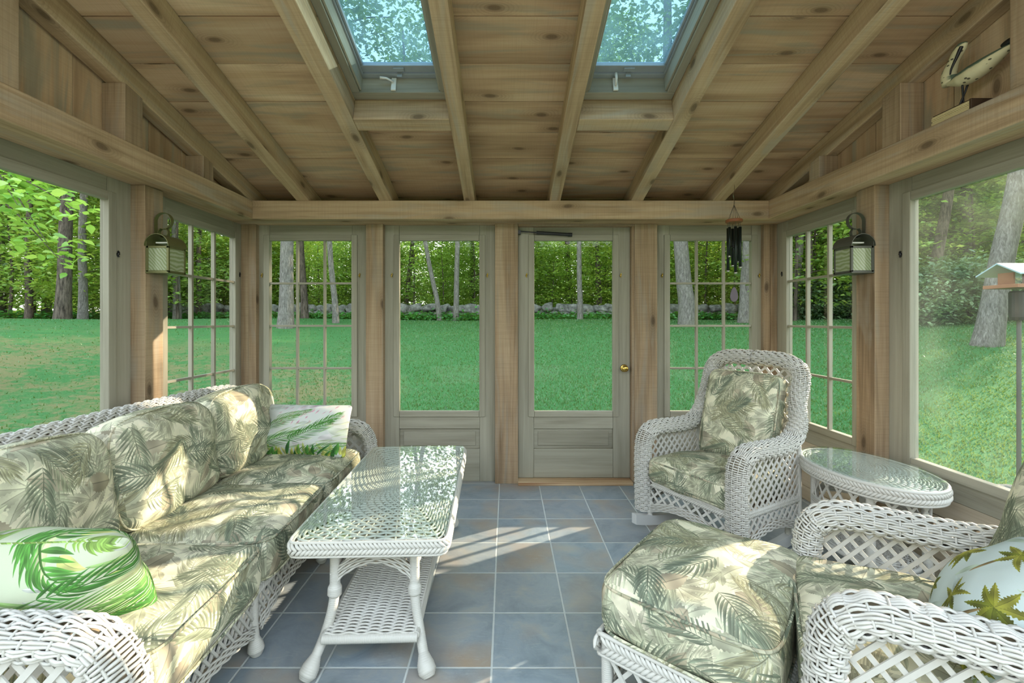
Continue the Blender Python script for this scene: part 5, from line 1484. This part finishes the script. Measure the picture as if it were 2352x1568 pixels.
def crown_sprays(rng, n, rx, ry, z0, z1, leaves, spread, thin=.10, shape=1.0):
    """flat horizontal sprays of leaves, denser towards the outside of the crown"""
    out = []
    for _ in range(n):
        a = rng.uniform(0, 2 * PI); f = rng.uniform(0, 1); z = z0 + (z1 - z0) * f
        w = math.sin(PI * min(max(.12 + .82 * f, 0), 1)) ** shape
        r = math.sqrt(rng.uniform(.06, 1)) * w
        c = V(rx * r * math.cos(a), ry * r * math.sin(a), z)
        p = rng.normal(0, 1, (leaves, 3)) * V(spread, spread, thin) + c
        p[:, 2] -= .12 * np.hypot(p[:, 0] - c[0], p[:, 1] - c[1])
        out.append(p)
    return np.concatenate(out)

def trunk(mb, path, r0, r1, flare=1.5, sides=12):
    P = spline(path, 40); s = np.linspace(0, 1, 40)
    r = r0 + (r1 - r0) * s; r = r * (1 + (flare - 1) * np.exp(-s * 26))
    mb.tube(P, r, sides)

def branches(mb, rng, n, z0, z1, rx, r):
    for _ in range(n):
        a = rng.uniform(0, 2 * PI); z = rng.uniform(z0, z1); l = rng.uniform(.5, 1) * rx
        mb.tube(spline([(0, 0, z), (l * .5 * math.cos(a), l * .5 * math.sin(a), z + l * .18), (l * math.cos(a), l * math.sin(a), z + l * .22)], 10), np.linspace(r, r * .25, 10), 5)

def build_outdoor():
    rng = np.random.default_rng(21); rnd = random.Random(9)
    # ---------- lawn and forest floor
    xs = np.concatenate([np.linspace(-70, -26, 20), np.linspace(-25, 25, 101), np.linspace(26, 70, 20)]); ys = np.concatenate([np.linspace(-30, -6, 12), np.linspace(-5, 28, 80), np.linspace(29, 80, 24)])
    G = np.array([[(x, y, ground(x, y)) for y in ys] for x in xs])
    m = MB(); m.grid(G); o = m.build('lawn', M['lawn'], None, smooth=True)
    tag(o, 'mown lawn rising gently to the woods', 'lawn', kind='structure')
    # grass blades where the lawn comes close to the glass
    pos = []
    N = 170000
    r = 4.0 + rng.uniform(0, 1, N) ** 1.5 * 16; a = rng.uniform(-.95, .95, N)
    X, Y = r * np.sin(a) * 1.0, 0.3 + r * np.cos(a)
    ok = ((Y > 3.9) | (np.abs(X) > 2.7)) & (rng.uniform(0, 1, N) < np.clip((X + 6.5) / 6.0, .12, 1)); X, Y = X[ok], Y[ok]
    rr = np.hypot(X, Y - 1.0); t = np.clip((rr - 3.5) / 17, 0, 1); Z = -.28 + 1.62 * t * t * (3 - 2 * t) + .04 * np.sin(X * .5) * np.sin(Y * .43) * np.minimum(1, rr / 12)
    k = len(X); h = rng.uniform(.022, .05, k); az = rng.uniform(0, 6.28, k); w = .0035 + .0006 * rr
    b = np.stack([X, Y, Z], 1); d = np.stack([np.cos(az), np.sin(az), np.zeros(k)], 1); ln = rng.normal(0, .02, (k, 2))
    v = np.stack([b - d * w[:, None], b + d * w[:, None], b + np.stack([ln[:, 0], ln[:, 1], h], 1)], 1)
    m = MB(); m.add(v.reshape(-1, 3), tris=np.arange(3 * k).reshape(-1, 3)); o = m.build('grass', M['blade']); tag(o, 'short grass blades of the lawn close to the porch', 'grass', kind='stuff')
    # added unseen paving bounces daylight to the ceiling; added leaf screen blocks sky reflections
    m = MB(); m.box(-7, 7, -9.5, -0.15, -.16, -.06); tag(m.build('bounce_paving', M['wainscot']), kind='structure')
    k = 16000; P = np.stack([rng.uniform(-13, 13, k), -11.5 + rng.normal(0, .35, k), rng.uniform(-.3, 4.6, k)], 1)
    m = MB(); leaf_cloud(m, P, .3, rng, .3, .2); m.box(-13, 13, -11.9, -11.7, -.4, 4.4); tag(m.build('reflection_screen', M['leaf2']), 'added unseen leaf screen behind the camera against sky reflections', 'reflection_screen')
    # ---------- dry stone wall
    Yw = 22.0
    root = empty('dry_stone_wall', (-2, Yw, ground(-2, Yw))); tag(root, 'low grey fieldstone wall along the edge of the woods', 'stone wall'); L = np.array(root.location)
    protos = []; x = -17.6; cnt = 0; seg = []
    while x < 13.5:
        for c in range(2):
            sx = rnd.uniform(.24, .46); seg.append((x + rnd.uniform(-.1, .1) + c * .28, c, sx)); cnt += 1
        x += rnd.uniform(.52, .74)
    stuffm = MB(); seg.sort(key=lambda s: abs(s[0] - 0))
    for i, (x, c, sx) in enumerate(seg):
        y = Yw + rnd.uniform(-.12, .12); sz = rnd.uniform(.17, .26); z = ground(x, y) + .16 + c * .36 + rnd.uniform(-.04, .06)
        mm = stone_mesh(rnd, sx, rnd.uniform(.2, .32), sz); mm.xform(Matrix.Translation((x - L[0], y - L[1], z - L[2])) @ Matrix.Rotation(rnd.uniform(-.4, .4), 4, 'Z') @ Matrix.Rotation(rnd.uniform(-.2, .2), 4, 'Y'))
        if i < 96: mm.build('stone', M['stone'], root, smooth=True)
        else:
            for vv, qq in zip(mm.v, [None] * len(mm.v)): pass
            o_ = stuffm.n; stuffm.v += mm.v; stuffm.n += mm.n; stuffm.q += [q + o_ for q in mm.q]; stuffm.quv += mm.quv
    # small filling stones behind and between
    x = -17.8
    while x < 13.6:
        mm = stone_mesh(rnd, rnd.uniform(.22, .36), .22, rnd.uniform(.28, .42), 5); mm.xform(Matrix.Translation((x - L[0], Yw + .25 - L[1], ground(x, Yw) + .30 - L[2])))
        o_ = stuffm.n; stuffm.v += mm.v; stuffm.n += mm.n; stuffm.q += [q + o_ for q in mm.q]; stuffm.quv += mm.quv; x += .42
    o = stuffm.build('small_stones', M['stone'], root, smooth=True); o['kind'] = 'stuff'
    # ---------- ground cover in front of the wall
    k = 26000; X = rng.uniform(-24, 15, k); Y = 20.7 + rng.normal(0, .42, k) + np.where(X < -13, (X + 13) * .28, 0) + .25 * np.sin(X * .9); rr = np.hypot(X, Y - 1); t = np.clip((rr - 3.5) / 17, 0, 1)
    Z = -.28 + 1.62 * t * t * (3 - 2 * t) + np.abs(rng.normal(0, .13, k)) + .02
    m = MB(); leaf_cloud(m, np.stack([X, Y, Z], 1), .16, rng, .8, .1); o = m.build('ground_cover', M['cover']); tag(o, 'leafy green ground cover at the foot of the stone wall', 'ground cover', kind='stuff')
    # right-hand bed
    # ---------- prototypes
    def proto(name, lf, cr, tr, leafsize, cat, leafm, barkm, six=False):
        root = empty(name, (0, 0, 0)); 
        tr.build('trunk', M[barkm], root, smooth=True)
        m = MB(); leaf_cloud(m, cr, leafsize, rng, lf, .3, six); m.build('crown', M[leafm], root)
        return root
    saps = []
    for i in range(4):
        h = 3.2 + .9 * i; rx = 1.5 + .15 * i
        cr = crown_sprays(rng, 120, rx, rx, .55, h + .8, 26, .30, .07, .6)
        tr = MB(); trunk(tr, [(0, 0, -.2), (.05, .03, h * .4), (-.05, .06, h * .8), (0, 0, h)], .055, .015, 1.2, 7); branches(tr, rng, 14, .6, h, rx * .8, .016)
        saps.append(proto('young_tree', .8, cr, tr, .15, 'tree', ['leaf', 'leaflight', 'leaf', 'leaf2'][i], 'darkbark'))
    bushes = []
    for i in range(2):
        cr = crown_sprays(rng, 90, 1.1, 1.0, .1, 1.5, 24, .22, .14, .5)
        tr = MB(); branches(tr, rng, 9, .05, .5, .8, .02); trunk(tr, [(0, 0, -.2), (.02, 0, .4), (0, .02, .9)], .03, .01, 1.1, 6)
        bushes.append(proto('bush', .4, cr, tr, .13, 'bush', 'rhodo' if i == 0 else 'leaf', 'darkbark'))
    talls = []
    for i in range(3):
        h = 15 + 2 * i; rx = 3.6 + .4 * i
        cr = crown_sprays(rng, 260, rx, rx, 4.6, h + 1.5, 34, .55, .22, .6)
        tr = MB(); trunk(tr, [(0, 0, -.3), (.1 * (i - 1), .05, h * .3), (.15, -.1, h * .7), (.1, 0, h)], .19 + .02 * i, .06, 1.5, 12); branches(tr, rng, 22, 5, h - 1, rx * .8, .05)
        talls.append(proto('woodland_tree', .5, cr, tr, .24, 'tree', 'leaf2' if i != 1 else 'leaf', 'bark'))
    used = set()
    def put(proto, x, y, sc=1.0, rz=None, lean=(0, 0), label=None, cat='tree', group=None, sz=1.0):
        r = proto if proto.name not in used else copy_tree(proto)
        used.add(proto.name)
        r.location = (x, y, ground(x, y) - .02); r.scale = (sc, sc, sc * sz); r.rotation_euler = (lean[1], lean[0], rnd.uniform(0, 6.28) if rz is None else rz)
        tag(r, label, cat, group); return r
    # ---------- the trunks that can be told apart in the photograph: (px of the base, distance, diameter, px of the trunk at py_top, py_top, bark, label)
    named = [
        (655, 15.0, .50, 660, 540, 'bark', 'thick trunk seen through the first column of the twelve pane window beside the sofa'),
        (700, 19.5, .30, 690, 540, 'darkbark', 'dark trunk seen through the middle column of the twelve pane window beside the sofa'),
        (772, 17.0, .22, 757, 560, 'bark', 'pale slim trunk seen through the last column of the twelve pane window beside the sofa'),
        (1012, 20.0, .22, 976, 550, 'bark', 'slim grey trunk leaning over the stone wall in the tall fixed panel'),
        (1046, 20.0, .25, 1051, 550, 'bark', 'straight slim grey trunk in the tall fixed panel'),
        (928, 25.0, .26, 948, 550, 'darkbark', 'dark twin trunk at the edge of the tall fixed panel'),
        (1085, 27.0, .30, 1084, 550, 'darkbark', 'dark trunk behind the stone wall at the edge of the tall fixed panel'),
        (1332, 19.6, .24, 1330, 560, 'bark', 'slim trunk standing on the lawn edge in the middle of the door glass'),
        (1307, 25.0, .36, 1303, 560, 'darkbark', 'dark trunk behind the wall in the middle of the door glass'),
        (1374, 24.0, .25, 1371, 560, 'darkbark', 'dark trunk behind the wall near the knob side of the door glass'),
        (1580, 16.5, .58, 1562, 540, 'bark', 'thick leaning oak trunk in the twelve pane window behind the rocking chair'),
        (1709, 16.5, .46, 1718, 560, 'bark', 'rough trunk behind the wind chime in the twelve pane window'),
        (1822, 17.5, .34, 1838, 540, 'bark', 'leaning grey trunk in the window beside the bronze lantern'),
        (1953, 19.0, .26, 1951, 560, 'darkbark', 'slim dark trunk low in the window beside the bronze lantern'),
        (2262, 9.6, .47, 2345, 380, 'bark', 'big leaning oak trunk on the lawn behind the bird feeder'),
        (2128, 16.0, .40, 2180, 430, 'darkbark', 'hazy trunk behind the bushes in the window over the oval table'),
        (143, 15.5, .46, 152, 500, 'darkbark', 'thick dark trunk in the large window over the sofa'),
        (190, 16.5, .30, 189, 540, 'bark', 'slim trunk beside the thick dark trunk in the large window over the sofa'),
        (66, 18.0, .26, 64, 580, 'darkbark', 'thin trunk near the edge of the large window over the sofa'),
        (407, 19.0, .32, 402, 560, 'bark', 'grey trunk by the wall in the window beside the brass lantern'),
        (455, 21.0, .24, 457, 560, 'darkbark', 'dark trunk by the wall in the window beside the brass lantern'),
    ]
    for px, Y, dia, pxt, pyt, bk, lb in named:
        x = pxX(px, Y); g = ground(x, Y); root = empty('tree', (x, Y, g)); tag(root, lb, 'tree')
        zt = H - (pyt - CY) / F * Y - g; dx = pxX(pxt, Y) - x; top = 13.0; s = top / zt
        az = math.atan2(x, Y)
        dia *= (1.0 if abs(az) < .45 else .92)
        pth = [(0, 0, -.3), (dx * .25 + .02, 0, zt * .25), (dx * .52, .02, zt * .5), (dx, 0, zt), (dx * (1 + .4 * (s - 1)), .2, zt + (top - zt) * .5), (dx * (1 + .55 * (s - 1)), 0, top)]
        m = MB(); trunk(m, pth, dia / 2, dia * .22, 1.45, 16); 
        branches(m, rng, 10, 6, top - 1, 2.5, .05)
        m.build('trunk', M[bk], root, smooth=True)
        cr = crown_sprays(rng, 110, 3.0, 3.0, 8.2 if px == 2262 else 5.4, 15.5, 30, .55, .22, .6) + V(dx * (1 + .4 * (s - 1)), 0, 0)
        m = MB(); leaf_cloud(m, cr, .24, rng, .5); m.build('crown', M['leaf2'], root)
    # ---------- woods behind the wall and round the garden
    gS, gT, gB = 'young trees filling the woods', 'tall trees standing deep in the woods', 'shrubs along the edge of the woods'
    lS, lT, lB = 'leafy young tree among the woods beyond the lawn', 'tall tree standing deep in the woods beyond the lawn', 'low shrub along the edge of the woods'
    def sunpath(x, y, r):      # keep the low sun's way into the porch open
        p = .502 * x - .865 * y; q = .865 * x + .502 * y
        return q > 3 and -2.7 - r < p < -.6 + r
    def scatter(n, px0, px1, y0, y1, protos, label, group, cat, s0, s1, mind, rad, tries=4000):
        pts = []; tr = 0
        while len(pts) < n and tr < tries:
            tr += 1
            px = rnd.uniform(px0, px1); Y = y0 + (y1 - y0) * rnd.uniform(0, 1) ** 1.1; x = pxX(px, Y)
            if any((x - a) ** 2 + (Y - b) ** 2 < mind ** 2 for a, b in pts) or sunpath(x, Y, rad): continue
            pts.append((x, Y)); put(rnd.choice(protos), x, Y, rnd.uniform(s0, s1), label=label, cat=cat, group=group)
    scatter(95, 330, 1800, 23.6, 30, saps, lS, gS, 'tree', .8, 1.15, .75, 1.2)
    scatter(45, 330, 1800, 31, 42, saps, lS, gS, 'tree', 1.0, 1.4, 1.6, 1.4)
    scatter(16, 330, 1800, 30, 50, talls, lT, gT, 'tree', .8, 1.2, 2.6, 3.6)
    # the wooded side beyond the sofa
    scatter(44, -700, 430, 17.5, 25, saps, lS, gS, 'tree', .9, 1.4, 1.0, 1.2)
    scatter(12, -900, 430, 20, 30, talls, lT, gT, 'tree', .8, 1.1, 2.6, 3.6)
    # beyond the armchair: bushes in front of young trees
    scatter(12, 2080, 2420, 13.0, 14.5, bushes[:1], 'grey green rounded bush in the window over the oval table', 'grey green bushes over the oval table', 'bush', .8, 1.25, .7, .9)
    scatter(10, 1790, 2080, 17.5, 19.5, bushes, lB, gB, 'bush', .8, 1.2, .9, .9)
    scatter(30, 1780, 2420, 16.5, 24, saps, lS, gS, 'tree', 1.0, 1.5, 1.2, 1.2)
    scatter(12, 1780, 2420, 18, 30, talls, lT, gT, 'tree', .8, 1.2, 2.6, 3.6)
    # the far side of the woods
    k = 42000; a = rng.uniform(-1.15, 1.15, k); r = rng.uniform(50, 60, k)
    P = np.stack([r * np.sin(a), r * np.cos(a), rng.uniform(1.5, 15, k)], 1)
    m = MB(); leaf_cloud(m, P, .62, rng, .3, .3); tag(m.build('distant_foliage', M['leaflight']), 'sunlit foliage on the far side of the woods', 'foliage', kind='stuff')
    # trees outside the picture that shade the garden and frame the gap for the sun
    d, nrm = V(.865, .502), V(.502, -.865)
    for q, p, s in ((11.5, 2.6, .55), (14, .62, .42), (15.5, 3.8, .7), (9.5, 5.0, .6), (18, 5.5, 1.0), (21, 3.0, .8)):
        c = d * q + nrm * p
        put(talls[1], c[0], c[1], s, label='tree shading the garden beside the porch', group='trees shading the garden beside the porch')
    # ---------- near branch reaching in front of the large window over the sofa
    root = empty('beech_tree', (-8.3, 6.6, ground(-8.3, 6.6))); tag(root, 'beech with bright green leaves reaching across the large window over the sofa', 'tree'); L = np.array(root.location)
    m = MB(); trunk(m, [(0, 0, -.3), (.05, .1, 2), (0, 0, 5), (.2, 0, 9)], .16, .07, 1.4, 12)
    m.build('trunk', M['bark'], root, smooth=True)
    m = MB(); pos = []
    for (pa, ya, za), (pb, yb, zb_), nl in (((-420, 6.2, 3.3), (205, 5.6, 500), 150), ((-420, 6.2, 3.2), (150, 5.9, 610), 120), ((-420, 6.4, 3.8), (170, 6.0, 430), 150), ((-420, 6.4, 3.9), (110, 5.8, 560), 130), ((-420, 6.4, 3.9), (40, 5.5, 470), 110), ((-420, 6.2, 3.9), (75, 6.2, 395), 120)):
        a = V(-8.2, 6.6, za + .2); e = at(pb, zb_, yb); mid = (a + e) / 2 + V(0, 0, .22)
        P = spline([a, mid, e], 40); m.tube(P - L, np.linspace(.02, .003, 40), 6)
        for _ in range(nl):
            f = rng.uniform(.25, 1.0) ; c = P[int(f * 39)]
            pos.append(c + V(*(rng.normal(0, 1, 3) * V(.22, .16, .05))) - V(0, 0, .04))
    m.build('branch', M['darkbark'], root, smooth=True)
    m = MB(); leaf_cloud(m, np.array(pos) - L, .125, rng, .6, .25, six=True); m.build('leaves', M['leaflight'], root)
def build_camera_light():
    cam = bpy.data.cameras.new('camera'); co = bpy.data.objects.new('camera', cam); COL.objects.link(co)
    cam.sensor_width = 36.0; cam.lens = F / 2352 * 36.0
    co.location = (0, 0, H); co.rotation_euler = (PI / 2, 0, 0)
    cam.shift_x = (1176 - CX) / 2352; cam.shift_y = (CY - 784) / 2352
    cam.clip_start = 0.05; cam.clip_end = 500
    SC.camera = co
    # sun
    el = math.radians(19.9); d = V(0.865 * math.cos(el), 0.502 * math.cos(el), math.sin(el))
    s = bpy.data.lights.new('sun', 'SUN'); s.energy = SUN; s.color = (1.0, 0.83, 0.62); s.angle = 0.009
    so = bpy.data.objects.new('sun', s); COL.objects.link(so)
    so.rotation_euler = Vector(d).to_track_quat('Z', 'Y').to_euler(); so.location = tuple(d * 40)
    w = bpy.data.worlds.new('sky'); SC.world = w; w.use_nodes = True
    t = w.node_tree; t.nodes.clear()
    out = t.nodes.new('ShaderNodeOutputWorld'); bg = t.nodes.new('ShaderNodeBackground')
    tc = t.nodes.new('ShaderNodeTexCoord'); sp = t.nodes.new('ShaderNodeSeparateXYZ'); rp = t.nodes.new('ShaderNodeValToRGB')
    t.links.new(tc.outputs['Generated'], sp.inputs[0]); t.links.new(sp.outputs[2], rp.inputs[0]); t.links.new(rp.outputs[0], bg.inputs[0]); t.links.new(bg.outputs[0], out.inputs[0])
    cr = rp.color_ramp; cr.elements[0].position = 0.0; cr.elements[0].color = (1.0, 0.98, 0.90, 1); cr.elements[1].position = 0.6; cr.elements[1].color = (0.72, 0.86, 1.0, 1)
    bg.inputs[1].default_value = SKY
    SC.view_settings.view_transform = 'Standard'; SC.view_settings.look = 'None'; SC.view_settings.gamma = 1.0; SC.view_settings.use_curve_mapping = False
    SC.view_settings.exposure = EXPO
    try:
        SC.cycles.max_bounces = 10; SC.cycles.diffuse_bounces = 4; SC.cycles.transparent_max_bounces = 40
        SC.cycles.use_denoising = True; SC.cycles.sample_clamp_indirect = 6.0
        SC.cycles.caustics_reflective = False; SC.cycles.caustics_refractive = False
    except Exception: pass
SUN, SKY, EXPO = 6.5, 2.2, 1.0
setup_materials(); setup_fabrics(); build_room(); build_furniture(); build_small(); build_outdoor(); build_camera_light()
